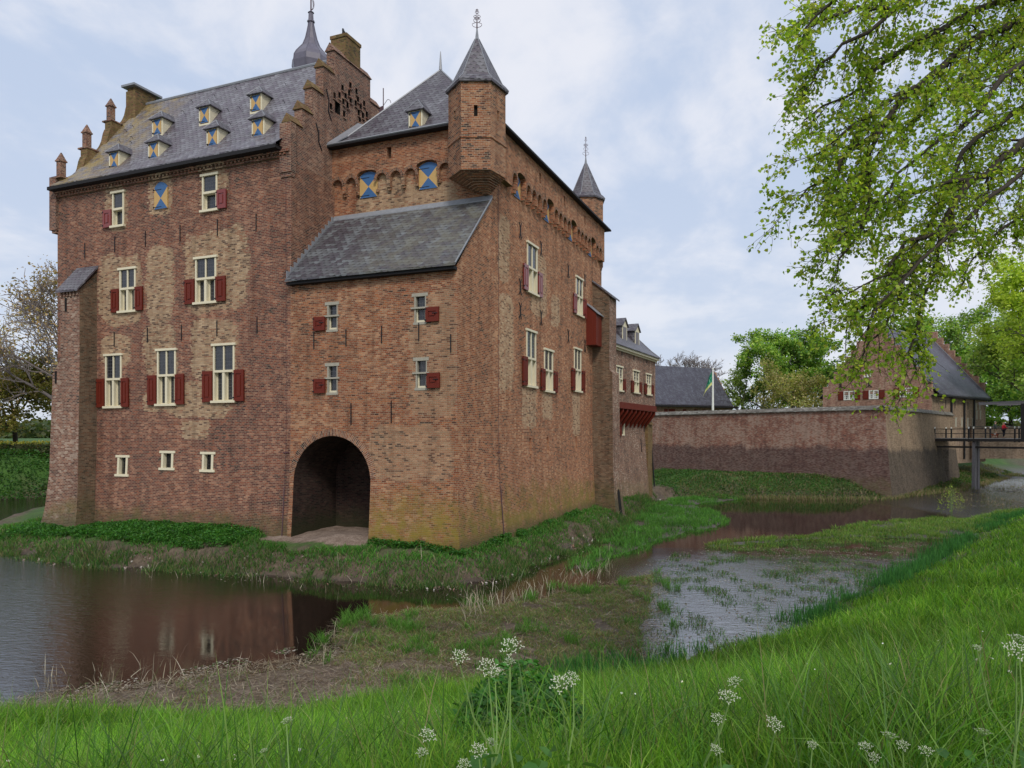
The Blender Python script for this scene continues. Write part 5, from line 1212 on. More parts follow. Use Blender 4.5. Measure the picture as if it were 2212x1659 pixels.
def sashw(T,a0,a1,z0,z1,par,nx,nz,sh=True):
    mb=MB(); f=.1
    mb.pbox(T,a0,a0+f,-.1,.03,z0+f,z1-f); mb.pbox(T,a1-f,a1,-.1,.03,z0+f,z1-f); mb.pbox(T,a0,a1,-.1,.05,z0,z0+f); mb.pbox(T,a0,a1,-.1,.04,z1-f,z1)
    if nx>2: c=(a0+a1)/2; mb.pbox(T,c-.08,c+.08,-.1,.02,z0+f,z1-f)
    for k in range(1,nx): x=a0+(a1-a0)*k/nx; mb.pbox(T,x-.025,x+.025,-.1,.0,z0+f,z1-f)
    for k in range(1,nz): z=z0+(z1-z0)*k/nz; mb.pbox(T,a0+f,a1-f,-.1,-.005,z-.025,z+.025)
    o=mb.build('window',MT['white'],par)
    g=MB(); g.face([T(a0,-.12,z0),T(a1,-.12,z0),T(a1,-.12,z1),T(a0,-.12,z1)]); g.build('glass',MT['glassd'],o)
    if sh:
        for s0,s1 in ((a0-.72,a0-.04),(a1+.04,a1+.72)):
            q=MB(); q.pbox(T,s0,s1,.02,.07,z0,z1); q.pbox(T,s0+.12,s1-.12,.07,.09,z0+.12,z1-.12); q.build('shutter',MT['red'],o)
for r in gw: sashw(TGg,*r,gh,6,4)
sashw(TGg,*aw,gh,3,3,False)
for px,py in ((1816,831),(1940,826),(2009,822),(1878,829)):
    a,z=gm(px,py); a=WG-a; q=MB()
    for s in (-1,1): q.tube([TGg(a+s*.35,.04,z+.4),TGg(a+s*.08,.04,z+.3),TGg(a+s*.08,.04,z-.3),TGg(a+s*.35,.04,z-.4)],.05,4)
    q.build('wall_anchor',MT['iron'],gh)
sm=lambda px,py:GF.meas('y',0.,px,py)
for k,(x0,x1) in enumerate(((2052,2060),(2080,2086),(2101,2106))):
    a,zt=sm(x0,862); b,zb=sm(x1,988); q=MB(); q.tube([TGs(a,.2,9.6),TGs(a+.02,.16,2.)],.11,6); q.build('downpipe',MT['iron'],gh)
for px,py0,py1,wd in ((2064,904,922,.5),(2077,904,922,.45),(2089.5,905,922,.42),(2100.5,905,922,.42),(2107.8,873,885,.45),(2115.5,873,885,.45),(2109,889,906,.45),(2117,889,906,.45)):
    a,zt=sm(px,py0); _,zb=sm(px,py1); q=MB(); q.pbox(TGs,a-wd/2,a+wd/2,.03,.06,zb,zt); q.pbox(TGs,a-wd/2-.1,a+wd/2+.1,.03,.09,zt,zt+.12); q.build('blind_window',MT['stone'],gh)
for px,py in ((2042,873),(2062,873),(2090,876)):
    a,z=sm(px,py); q=MB(); q.pbox(TGs,a-.05,a+.05,.03,.08,z-.5,z+.5); q.build('wall_anchor',MT['iron'],gh)
# low side annex between wall and gatehouse
P0=Vector((46.0,80.0)); 
# ------------------------------------------------------------------ barn range and flag
BF=Frame(33.1,109.5,R(26.1)); barn=tag(empty('barn',(33.1,109.5,4),R(26.1)),'low brick barn with long dark slate roof behind the bailey wall and flagpole','building')
mb=MB(); LB=34.; wallgrid(mb,Tf(0.),-LB,0,0,5.5,[],.2); mb.face([(0,0,0),(0,8,0),(0,8,5.5),(0,4,11),(0,0,5.5)])
for k in range(7):
    z=5.6+k*.85; mb.box(-.5,.02,.1+k*.55,7.9-k*.55,z-.8,z)
mb.build('wall',MT['brickGate'],barn)
mb=MB(); 
for s in (1,-1):
    P=[(4-s*4.7,5.3),(4,11.2)]
    (a,z),(b,w)=P; mb.hexa([(-LB,a,z),(-.5,a,z),(-.5,b,w),(-LB,b,w),(-LB,a,z+.12),(-.5,a,z+.12),(-.5,b,w+.12),(-LB,b,w+.12)])
br_=mb.build('roof',MT['slateB'],barn)
mb=MB(); mb.box(-LB,.3,-.85,0,5.05,5.28); mb.build('eave_board',MT['eave'],br_)
for px in (1438,1448,1454,1478,1503,1521,1571):
    a,z=BF.meas('y',0.,px,881); q=MB(); q.pbox(Tf(0.),a-.28,a+.28,.0,.08,3.9,4.75); q.build('shutter',MT['red'],barn)
fp=tag(empty('flagpole',(27.0,98.,4.)),'white flagpole flying a green and yellow flag in front of the barn','flagpole')
mb=MB(); mb.lathe((0,0),[(0,.2),(5,.15),(9.85,.10)],8); mb.lathe((0,0),[(9.85,.14),(10.0,.1)],8); mb.build('pole',MT['white'],fp)
# hanging flag: folded cloth falling from the hoist
mb=MB(); nx,nz=14,14
def fpnt(i,j):
    s=i/nx; t=j/nz
    x=-.1-s*1.25*(.25+.75*t)-.03; y=.22*math.sin(s*9+t*2)*s; z=9.5-t*1.75-s*1.9*(.35+.65*t)*s**.3*.85
    return (x,y,z)
for i in range(nx):
    for j in range(nz):
        t=(j+.5)/nz; s=(i+.5)/nx; mi=1 if t>.76 else 0
        if 3<=i<=8 and 4<=j<=9 and (i*7+j*3)%4==0: mi=2
        mb.face([fpnt(i,j),fpnt(i+1,j),fpnt(i+1,j+1),fpnt(i,j+1)],mi)
MT['fgreen']=plain('flag_green',(.01,.20,.10),.8,.1); MT['fyel']=plain('flag_yellow',(.55,.55,.22),.8,.1); MT['fwhite']=plain('flag_pale_green',(.25,.5,.35),.8,.1)
mb.build('flag',[MT['fgreen'],MT['fyel'],MT['fwhite']],fp,True)

# ------------------------------------------------------------------ bridge
bd=Vector((1.88,-3.6,0)).normalized(); bn=Vector((-bd.y,bd.x,0)); BO=Vector((46.3,81.2,0)); DZ=4.68
bth=math.atan2(bd.y,bd.x)
brg=tag(empty('footbridge',tuple(BO),bth),'dark timber bridge with iron railings crossing the moat to the gatehouse','bridge')
mb=MB(); 
mb.box(-1.5,30,0,3.2,DZ-.1,DZ); mb.build('deck',MT['plank'],brg)
mb=MB(); mb.box(-1.5,30,-.06,.02,DZ-.34,DZ-.06); mb.build('edge_beam',MT['wood'],brg)
mb=MB(); mb.box(-1.5,30,3.18,3.26,DZ-.34,DZ-.06); mb.build('edge_beam',MT['wood'],brg)
mb=MB(); mb.box(-.6,30,.25,.5,DZ-1.05,DZ-.85); mb.build('tie_beam',MT['wood'],brg)
for k,x in enumerate((.4,4.7,9.0,13.4,17.8)):
    for y in (.25,.8):
        if k==0: continue
        if k in (1,3): mb=MB(); mb.hexa([(x-.02,y-.1,-1),(x+.32,y-.1,-1),(x+.32,y+.26,-1),(x-.02,y+.26,-1),(x,y,DZ-.34),(x+.3,y,DZ-.34),(x+.3,y+.3,DZ-.34),(x,y+.3,DZ-.34)]); mb.build('post',MT['woodg'],brg)
for side in (.06,3.1):
    for x in (.15,.75,4.45,4.95,9.0,9.4,13.4,13.8,17.8):
        mb=MB(); mb.box(x-.06,x+.06,side-.06,side+.06,DZ-.4,DZ+1.12); mb.lathe((x,side),[(DZ+1.0,.075),(DZ+1.12,.085),(DZ+1.2,.06)],6,0,1)
        mb.build('railing_post',[MT['iron'],MT['white']],brg)
    mb=MB()
    for z in (1.0,.5): mb.tube([(-.6,side,DZ+z),(22,side,DZ+z)],.03,5)
    mb.build('rail',MT['iron'],brg)
mb=MB(); mb.box(-1.4,.2,-.3,3.5,-1,DZ-.3); mb.build('abutment',MT['brickW2'],brg)
dg=tag(empty('drawbridge_frame',tuple(BO+bd*10.0),bth),'weathered drawbridge balance beam on a thick dark upright above the bridge','drawbridge')
mb=MB(); 
for y in (-.2,3.1):
    mb=MB(); mb.box(-.3,.3,y-.05,y+.5,DZ-.3,DZ+3.45); mb.build('upright',MT['wood'],dg)
for y in (-.15,3.15):
    mb=MB(); mb.box(-4.4,5.,y,y+.3,DZ+3.46,DZ+3.72); mb.box(-4.45,5.,y-.03,y+.33,DZ+3.72,DZ+3.76); mb.build('balance_beam',MT['woodg'],dg)
bk=tag(empty('courtyard_wall',(61,93,0),R(5)),'low brown brick wall behind the two people on the bridge','wall')
mb=MB(); mb.box(-2.5,9,0,.5,2,6.0); mb.build('wall',MT['brickGate2'],bk)
mb=MB(); mb.box(-2.6,9.1,-.1,.6,6.0,6.15); mb.build('coping',MT['cope'],bk)

# ------------------------------------------------------------------ people and dog
def skin(name,joints,edges,mat,parent,sub=1):
    me=bpy.data.meshes.new(name); me.from_pydata([j[:3] for j in joints],edges,[])
    o=bpy.data.objects.new(name,me); COL.objects.link(o)
    m=o.modifiers.new('skin','SKIN'); 
    if not me.skin_vertices: pass
    for i,j in enumerate(joints):
        r=j[3]; me.skin_vertices[0].data[i].radius=(r,r) if not isinstance(r,tuple) else r
    me.skin_vertices[0].data[0].use_root=True
    m.use_smooth_shade=True
    s=o.modifiers.new('sub','SUBSURF'); s.levels=sub; s.render_levels=sub
    me.materials.append(mat)
    if parent is not None: o.parent=parent
    return o
def add_skin_layer(name,joints,edges,mat,parent,sub=1):
    """skinned figure surface, one vertex per joint"""
    import bmesh
    me=bpy.data.meshes.new(name); bm=bmesh.new(); lay=bm.verts.layers.skin.verify()
    vs=[]
    for i,j in enumerate(joints):
        v=bm.verts.new(j[:3]); r=j[3]; v[lay].radius=r if isinstance(r,tuple) else (r,r); v[lay].use_root=(i==0); vs.append(v)
    for a,b in edges: bm.edges.new((vs[a],vs[b]))
    bm.to_mesh(me); bm.free()
    o=bpy.data.objects.new(name,me); COL.objects.link(o)
    m=o.modifiers.new('skin','SKIN'); m.use_smooth_shade=True
    s=o.modifiers.new('sub','SUBSURF'); s.levels=sub; s.render_levels=sub
    me.materials.append(mat)
    if parent is not None: o.parent=parent
    return o
MT['skin']=plain('skin_tone',(.48,.27,.19),.55,.05); MT['jgreen']=plain('olive_jacket',(.075,.085,.07),.85,.2); MT['short']=plain('tan_shorts',(.28,.20,.13),.9,.1)
MT['jred']=plain('red_jacket',(.62,.02,.035),.7,.1); MT['black']=plain('black_trousers',(.012,.012,.016),.8,.1); MT['shoe']=plain('dark_shoes',(.05,.035,.03),.6)
MT['hairg']=plain('grey_hair',(.36,.34,.31),.8,.2); MT['hairb']=plain('blond_hair',(.48,.33,.2),.8,.2); MT['dogb']=plain('dog_chestnut',(.19,.05,.022),.85,.25); MT['dogw']=plain('dog_white',(.68,.64,.58),.85,.1)
def person(pos,head,h,label,coat,legs,hair,coatlen,stride,arms,bare=False,longhair=False):
    """adult figure facing +x of its own frame, h metres tall"""
    t=tag(empty('person',pos,head),label,'person')
    s=h/1.75
    def S(L): return [(a*s,b*s,c*s,(r*s if not isinstance(r,tuple) else (r[0]*s,r[1]*s))) for a,b,c,r in L]
    st=stride
    legJ=[(0,0,.95,(.13,.15)),(.0,.09,.88,.085),(.04+st*.35,.10,.50,.062),(st*.72-.02,.10,.09,.042),(st*.72+.12,.11,.04,.035),
          (.0,-.09,.88,.085),(-st*.2+.04,-.10,.50,.062),(-st*.8-.03,-.10,.10,.042),(-st*.8+.11,-.11,.04,.035)]
    up=[(0,0,1.15,(.12,.15)),(0,0,1.36,(.12,.17)),(.01,0,1.46,(.07,.08)),(.02,0,1.53,.05),(.03,0,1.62,(.085,.072)),(.035,0,1.69,(.075,.065))]
    n0=len(legJ); J=legJ+up
    E=[(0,1),(1,2),(2,3),(3,4),(0,5),(5,6),(6,7),(7,8),(0,n0),(n0,n0+1),(n0+1,n0+2),(n0+2,n0+3),(n0+3,n0+4),(n0+4,n0+5)]
    sh=n0+1
    AJ=[]
    for side,(ex,ez,hx,hz_,hy) in zip((1,-1),arms):
        b=len(J); J+= [(0,.18*side,1.38,.058),(ex,.22*side,ez,.044),(hx,hy*side,hz_,.03),(hx+.07,hy*side*.95,hz_+.01,.026)]
        E+=[(sh,b),(b,b+1),(b+1,b+2),(b+2,b+3)]
        for k in range(4):                                      # curled fingers, then the thumb on the side
            f=len(J); yo=(k-1.5)*.018
            J+=[(hx+.12,hy*side*.95+yo,hz_+.01,.009),(hx+.15,hy*side*.95+yo,hz_-.015-.004*k,.008)]; E+=[(b+3,f),(f,f+1)]
        f=len(J); J+=[(hx+.08,hy*side*.95-side*.04,hz_+.025,.010)]; E+=[(b+3,f)]
    add_skin_layer('body',S(J),E,MT['skin'],t)
    c0=[(0,0,coatlen,(.15,.19)),(0,0,1.1,(.15,.18)),(0,0,1.37,(.14,.19)),(.01,0,1.46,(.09,.1))]; ce=[(0,1),(1,2),(2,3)]
    for side,(ex,ez,hx,hz_,hy) in zip((1,-1),arms):
        b=len(c0); c0+=[(0,.19*side,1.38,.075),(ex,.22*side,ez,.062),(hx,hy*side,hz_,.05)]; ce+=[(2,b),(b,b+1),(b+1,b+2)]
    add_skin_layer('jacket',S(c0),ce,coat,t)
    if bare:
        tj=[(0,0,.95,(.145,.165)),(.0,.09,.88,.10),(.04+st*.32,.10,.56,.088),(.0,-.09,.88,.10),(-st*.16+.04,-.10,.56,.088)]; te=[(0,1),(1,2),(0,3),(3,4)]; nm='shorts'
    else:
        tj=[(0,0,.95,(.145,.165)),(.0,.09,.88,.098),(.04+st*.35,.10,.50,.076),(st*.72-.02,.10,.12,.058),(.0,-.09,.88,.098),(-st*.2+.04,-.10,.50,.076),(-st*.8-.03,-.10,.13,.058)]; te=[(0,1),(1,2),(2,3),(0,4),(4,5),(5,6)]; nm='trousers'
    add_skin_layer(nm,S(tj),te,legs,t)
    for x,y in ((st*.72,.10),(-st*.8,-.10)):
        add_skin_layer('shoe',S([(x-.05,y,.055,.05),(x+.08,y,.05,.048),(x+.17,y,.035,.035)]),[(0,1),(1,2)],MT['shoe'],t)
    hj=[(.0,0,1.70,(.092,.085)),(-.03,0,1.64,(.085,.082)),(-.05,0,1.56,(.06,.065))]
    if longhair: hj+=[(-.06,0,1.46,(.06,.09))]
    add_skin_layer('hair',S(hj),[(i,i+1) for i in range(len(hj)-1)],hair,t)
    mb=MB()                                                     # face: eyes, nose, mouth, ears
    for yy in (-.03,.03): mb.lathe((.113*s,yy*s),[(1.625*s,.004),(1.632*s,.012*s),(1.64*s,.004)],6)
    mb.lathe((.128*s,0),[(1.575*s,.012*s),(1.60*s,.018*s),(1.63*s,.006*s)],6)
    mb.box(.108*s,.122*s,-.025*s,.025*s,1.552*s,1.558*s)
    for yy in (-.083,.083): mb.lathe((.03*s,yy*s),[(1.58*s,.01*s),(1.61*s,.02*s),(1.64*s,.012*s)],6)
    mb.build('face_features',MT['skin'],t)
    return t
def onb(px,y=1.4):
    """point on the bridge deck along the sight line px"""
    r=(px-CX)/F; P=BO+bn*y
    a=(r*P.y-P.x)/(bd.x-r*bd.y); q=P+bd*a; return (q.x,q.y,DZ)
hd=bth+math.pi*0
person(onb(2150,1.6),R(-25),1.80,'walking man in olive jacket and tan shorts with his dog on the bridge',MT['jgreen'],MT['short'],MT['hairg'],.78,.16,((-.06,1.12,.08,.92,.22),(.02,1.12,.16,.95,.22)),bare=True)
person(onb(2168,1.0),R(-5),1.68,'woman in red jacket and black trousers looking down at her hands on the bridge',MT['jred'],MT['black'],MT['hairb'],.84,.05,((.06,1.14,.34,1.08,.08),(.08,1.14,.34,1.07,.08)),longhair=True)
dq=onb(2149,.9)
dog=tag(empty('dog',dq,R(-20)),'small chestnut and white dog trotting beside the man on the bridge','dog')
J=[(0,0,.36,.09),(.22,0,.37,.10),(.34,0,.45,.055),(.43,0,.53,.06),(.53,0,.51,.03),(-.24,0,.37,.08),(-.38,0,.46,.018),
   (.24,.07,.22,.035),(.23,.07,.11,.02),(.26,.07,.02,.02),(.24,-.07,.22,.035),(.28,-.07,.11,.02),(.31,-.07,.02,.02),
   (-.2,.07,.24,.045),(-.29,.07,.13,.022),(-.26,.07,.02,.02),(-.24,-.07,.24,.045),(-.33,-.07,.13,.022),(-.32,-.07,.02,.02)]
E=[(0,1),(1,2),(2,3),(3,4),(0,5),(5,6),(1,7),(7,8),(8,9),(1,10),(10,11),(11,12),(5,13),(13,14),(14,15),(5,16),(16,17),(17,18)]
add_skin_layer('body',J,E,MT['dogb'],dog)
add_skin_layer('white_coat_patch',[(-.12,0,.40,.085),(.12,0,.41,.09)],[(0,1)],MT['dogw'],dog)
for s in (-1,1): add_skin_layer('ear',[(.42,.045*s,.56,.02),(.40,.07*s,.48,.022)],[(0,1)],MT['dogb'],dog)
# crow on the chimney
cw=CF.w(-8.75,4.4); crow=tag(empty('crow',(cw[0],cw[1],25.52),R(120)),'black crow perched upright on the tall brick chimney','bird')
add_skin_layer('body',[(0,0,.16,.075),(.05,0,.27,.07),(.09,0,.38,.045),(.18,0,.385,.018),(-.08,0,.06,.045),(-.18,0,-.02,.03)],[(0,1),(1,2),(2,3),(0,4),(4,5)],MT['iron'],crow)
# hedge beyond the left water
hg=tag(empty('clipped_hedge',(-52,71.5,0)),'long clipped hedge with yellowish top on the far left bank','hedge')
p=np.stack([rng.uniform(-40,12,26000),rng.normal(0,.0,26000),rng.uniform(2.0,4.35,26000)],-1); p[:,1]=rng.uniform(-.9,.9,26000)
k=(np.abs(p[:,1])>.55)|(p[:,2]>4.1); p=p[k]
colr=palette(len(p),[(.05,.10,.02),(.09,.11,.03),(.04,.07,.015),(.12,.10,.03)],None,.3); topm=(p[:,2]>4.18)[:,None]; colr=np.where(topm,colr*0+np.array([.34,.33,.05]),colr)
leaves('foliage',p,.17+.1*rng.random(len(p)),colr,MT['leaf'],hg,0.,.7,.3)
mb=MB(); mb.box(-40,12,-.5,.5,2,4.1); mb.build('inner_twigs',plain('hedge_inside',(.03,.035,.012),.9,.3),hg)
# ------------------------------------------------------------------ trees
MT['bark']=plain('bark_dark',(.045,.036,.028),.9,.35,scale=4.); MT['barkg']=plain('bark_grey_green',(.13,.12,.085),.9,.35,scale=4.); MT['barkp']=plain('bark_pale_twigs',(.22,.19,.18),.9,.2)
def tubes_np(name,lines,mat,parent,nseg=5):
    """all branches of one tree as tapering tubes in one mesh"""
    V=[];Q=[];base=0
    for pts,rad in lines:
        P=np.asarray(pts,float); n=len(P); rad=np.asarray(rad,float); ns=nseg if rad[0]>.02 else 3
        d=np.gradient(P,axis=0); d/=np.linalg.norm(d,axis=1)[:,None]+1e-9
        ref=np.array([.3,.2,1.]) if abs(d[0,2])<.8 else np.array([1.,.1,0.])
        e=np.cross(d,ref); e/=np.linalg.norm(e,axis=1)[:,None]+1e-9; f=np.cross(d,e)
        a=2*np.pi*np.arange(ns)/ns
        ring=P[:,None,:]+rad[:,None,None]*(np.cos(a)[None,:,None]*e[:,None,:]+np.sin(a)[None,:,None]*f[:,None,:])
        V.append(ring.reshape(-1,3))
        i=np.arange(n-1)[:,None]*ns; k=np.arange(ns)[None,:]; k2=(k+1)%ns
        Q.append((np.stack([i+k,i+k2,i+ns+k2,i+ns+k],-1).reshape(-1,4))+base); base+=n*ns
    return np_mesh(name,np.concatenate(V),np.concatenate(Q),mat,None,parent)
def limb(p,d,L,r0,r1,n,wob,grav,rs):
    P=[np.array(p,float)]; d=np.array(d,float); d/=np.linalg.norm(d)
    for i in range(n):
        d=d+rs.normal(size=3)*wob+np.array([0,0,grav]); d/=np.linalg.norm(d); P.append(P[-1]+d*L/n)
    return np.array(P),np.linspace(r0,r1,n+1),d
def make_tree(name,label,cat,x,y,z,h,cr,cols,seed,nleaf=9000,lsz=.28,bark='barkg',group=None,trunk=.3,levels=3,dens=1.,flat=.9,bot=.28,wts=None,up=.25,leafy=True,crot=1.,copyof=None):
    rs=np.random.default_rng(seed)
    t=tag(empty(name,(x,y,z)),label,cat,group)
    lines=[]; tips=[]
    top=h*.8; tr,rr,d=limb((0,0,-.3),(rs.normal()*.05,rs.normal()*.05,1),top+.3,trunk,trunk*.25,9,.05,.02,rs)
    lines.append((tr,rr))
    def grow(P,rad,lev,L):
        nb={0:11,1:6,2:5,3:4}[lev]
        for i in range(nb):
            f=(.32 if lev==0 else .2)+(.68 if lev==0 else .8)*(i+rs.random()*.8)/nb; f=min(f,.98)
            k=f*(len(P)-1); j=int(k); p=P[j]+(P[min(j+1,len(P)-1)]-P[j])*(k-j); r=rad[j]*.62
            dirp=P[min(j+1,len(P)-1)]-P[j]; dirp=dirp/(np.linalg.norm(dirp)+1e-9)
            o=rs.normal(size=3); o[2]*=.35; o-=dirp*(o@dirp); o/=np.linalg.norm(o)+1e-9
            dd=dirp*(.35 if lev==0 else .7)+o*.9+np.array([0,0,up])
            if lev==0: l=cr*(1.25-.55*f)*(.8+.4*rs.random())
            else: l=L*(.62-.15*f)*(.75+.5*rs.random())
            Q,q,_=limb(p,dd,l,max(r,.035 if h>12 else .02),max(r*.3,.022 if h>12 else .012),5 if lev<2 else 3,.13,.015,rs)
            lines.append((Q,q))
            if lev<levels-1: grow(Q,q,lev+1,l)
            else: tips.append(Q)
    grow(tr,rr,0,cr)
    body=tubes_np('trunk',lines[:1],MT[bark],t,8); tubes_np('branches',lines[1:],MT[bark],t,4)
    if leafy:
        T=np.concatenate([q[1:] for q in tips]); idx=rs.integers(0,len(T),nleaf)
        p=T[idx]+rs.normal(size=(nleaf,3))*cr*.055
        cl=.62+.75*vnoise(p[:,0]+seed,p[:,1]+p[:,2]*.9,cr*.42,seed)
        leaves('crown',p,lsz*(.6+.8*rs.random(nleaf)),palette(nleaf,np.array(cols)*1.35,wts,.2,cl),MT['leaf'],t,.3,.8,.4)
    return t
YG=[(.22,.34,.06),(.28,.40,.08),(.16,.27,.045),(.33,.42,.12)]; DG=[(.11,.23,.045),(.15,.29,.05),(.075,.17,.035),(.18,.31,.06)]; BRN=[(.30,.27,.10),(.25,.28,.08),(.35,.30,.15),(.19,.22,.06)]; OL=[(.22,.31,.08),(.28,.35,.10),(.16,.24,.05)]
def wx(px,Y): return (px-CX)/F*Y
for i,(px,Y,h,cr,lb) in enumerate(((1447,138,17.5,5.,'bare pale tree behind the left part of the barn roof'),(1490,140,18.3,4.6,'bare pale tree in the middle behind the barn roof'),(1527,138,17.5,4.6,'bare pale tree behind the right part of the barn roof'))):
    make_tree('bare_tree',lb,'tree',wx(px,Y),Y,3.2,h,cr,YG,100+i,0,.1,'barkp','bare trees behind the barn',.3,4,leafy=False,up=.35)
make_tree('lime_tree','fresh light green tree right behind the barn gable','tree',wx(1645,112),112,4,17,5.2,YG+DG[:2],11,14000,.30)
make_tree('lime_tree','tall dark green tree between the light green tree and the gatehouse','tree',wx(1728,112),112,4,18,5.6,DG+YG[:2],12,16000,.34,trunk=.4)
make_tree('budding_tree','brownish budding tree standing low before the dark green one','tree',wx(1700,103),103,4,9.8,5.0,BRN,13,8000,.24,up=.1)
make_tree('budding_tree','olive sparse tree beside the right end of the barn','tree',wx(1598,115),115,4,12,3.4,OL,14,3200,.28)
make_tree('lime_tree','green tree crown showing just above the gatehouse ridge','tree',wx(1960,128),128,4,21.5,6.5,DG+YG[:2],15,12000,.38)
make_tree('airy_tree','tall airy young-leaved tree above the far stepped gable','tree',wx(2085,120),120,4,23,6.6,YG[:2]+DG[:2]+OL[:1],16,8500,.33,trunk=.26)
make_tree('lime_tree','dense green tree behind the right end of the gatehouse','tree',wx(2150,112),112,4,15.5,6.2,DG+YG[:1],17,15000,.38)
make_tree('lime_tree','yellow green tree at the right edge beyond the drawbridge beam','tree',wx(2235,88),88,4,18,6.5,YG,18,20000,.34,trunk=.45)
make_tree('lime_tree','big bright lime tree at the right edge nearer than the bridge','tree',47.5,62,3.3,19,6.2,[(.38,.50,.07),(.46,.56,.10),(.28,.40,.05)],19,26000,.25,trunk=.4)
make_tree('shrub_tree','low dark-stemmed tree on the bank behind the people','tree',wx(2186,100),100,3.,9,4.6,DG+YG[:2],20,9000,.3,'bark',trunk=.4,up=.1)
make_tree('budding_tree','large half bare brown-leaved tree left behind the castle','tree',-46,74,3.1,17,7.5,[(.32,.22,.12),(.38,.28,.15),(.26,.22,.09)],21,3600,.24,'barkp',trunk=.42,levels=4,up=.3)
make_tree('budding_tree','sparse brown-leaved tree at the far left edge','tree',-60,80,3.1,13,7.,[(.34,.25,.13),(.28,.25,.1)],22,3500,.24,'barkp',trunk=.35,levels=4)
make_tree('budding_tree','olive brown bushy tree low behind the hedge','tree',-53.,78,3.1,9.5,6.,[(.17,.14,.05),(.2,.19,.05),(.12,.13,.04)],23,14000,.28,'bark',trunk=.3,up=.0)
# a distant wood closing the horizon
p=[]; 
for cx,cy,wd,hh in ((-230,260,130,15),(-120,320,90,13),(60,330,160,14),(260,260,90,15)):
    n=16000; q=np.stack([rng.uniform(cx-wd,cx+wd,n),cy+rng.normal(size=n)*9,2+rng.random(n)**.7*hh*(.65+.35*np.sin(rng.random(n)*6))],-1); p.append(q)
p=np.concatenate(p); k=p[:,2]<5+11*fbm(p[:,0],p[:,1],26.,5); p=p[k]
fw_=leaves('far_wood',p,1.3+rng.random(len(p)),palette(len(p),[(.08,.12,.04),(.12,.13,.06),(.06,.09,.035)]),MT['leaf'],None,.2,.9,.3); tag(fw_,'distant wood along the horizon behind the castle grounds','wood',kind='stuff')

# ------------------------------------------------------------------ the overhanging lime tree
rs=np.random.default_rng(5)
lt_=tag(empty('overhanging_lime_tree',(15.5,13.5,3.3)),'near lime tree whose drooping leafy branches hang across the upper right','tree')
O=np.array([15.5,13.5,3.3])
def q(px,py,Y): return np.array([(px-CX)/F*Y,Y,H+(HY-py)/F*Y])-O
LIMBS=[([(2330,10,12.6),(2212,35,11.8),(2117,75,11.2),(2040,140,10.7),(1985,185,10.4),(1933,232,10.2),(1878,300,10.0),(1868,365,9.9),(1812,430,9.8)],.085),
 ([(2330,-90,12.4),(2212,-10,11.6),(2100,25,11.0),(2040,60,10.7),(1948,110,10.5),(1878,160,10.3),(1827,210,10.2),(1737,260,10.2)],.075),
 ([(2330,235,11.8),(2212,305,11.2),(2157,345,10.9),(2097,390,10.6),(2072,425,10.5),(2047,470,10.3),(2032,500,10.2),(2007,545,10.1),(1955,590,10.),(1945,645,9.9),(1920,685,9.8),(1895,725,9.7),(1863,770,9.7)],.075),
 ([(2330,170,13.),(2212,230,12.4),(2157,270,12.),(2107,300,11.7),(2067,360,11.3),(2047,425,11.),(2000,500,10.8),(1958,560,10.7),(1888,610,10.6),(1878,650,10.6)],.06),
 ([(2330,90,10.8),(2212,135,10.2),(2167,165,10.),(2117,240,9.8),(2067,285,9.7),(2007,320,9.6),(1938,375,9.5),(1888,440,9.5),(1827,500,9.5)],.055),
 ([(2330,-190,11.8),(2150,-110,10.9),(2000,-40,10.4),(1925,25,10.2),(1875,70,10.1),(1819,95,10.0),(1769,140,10.0),(1732,200,10.)],.06),
 ([(2212,-150,10.2),(2050,-90,9.6),(1898,-50,9.4),(1812,-10,9.4),(1767,30,9.4),(1727,80,9.4)],.05),
 ([(2330,330,10.8),(2212,370,10.2),(2130,430,9.9),(2060,500,9.7),(1990,560,9.6),(1938,620,9.5),(1878,690,9.5),(1868,740,9.5)],.045),
 ([(2330,420,12.),(2230,455,11.4),(2170,490,11.1),(2120,540,10.9),(2085,590,10.8)],.04),
 ([(2330,-20,13.6),(2230,60,13.),(2180,110,12.6),(2120,150,12.2),(2050,190,11.9),(1980,260,11.7),(1898,330,11.6),(1858,400,11.5),(1797,440,11.5)],.05),
 ([(1933,25,10.2),(1878,20,10.1),(1817,30,10.0),(1747,60,10.),(1717,110,10.)],.03),
 ([(1878,300,10.0),(1812,350,9.9),(1777,390,9.9),(1727,430,9.9)],.03),
 ([(1945,645,9.9),(1878,660,9.9),(1832,690,9.9),(1827,720,9.9)],.025),
 ([(2097,390,10.6),(2040,395,10.5),(1948,420,10.4),(1888,450,10.3),(1858,480,10.3),(1807,530,10.3)],.035),
 ([(1985,185,10.4),(1898,230,10.1),(1858,260,9.9),(1807,300,9.8),(1747,345,9.8)],.035),
 ([(2030,500,10.2),(1955,520,10.0),(1921,570,9.9),(1898,600,9.9),(1822,640,9.9)],.03),
 ([(2032,500,10.2),(2015,600,10.),(1985,680,9.9),(1963,760,9.8),(1980,800,9.8)],.02),
 ([(1933,235,10.2),(1878,330,10.),(1878,420,9.9),(1858,500,9.9),(1812,560,9.9),(1797,610,9.9)],.03)]
trunkP=np.array([[0,0,-.3],[.05,0,2.],[0,.1,4.5],[-.1,.1,7.],[0,0,10.],[.1,0,13]]); trunkR=np.array([.48,.38,.34,.3,.2,.1])
lines=[]; leafp=[]; 
hts=[6.2,7.6,4.9,5.6,6.6,8.2,7.9,4.6,4.,7.2]
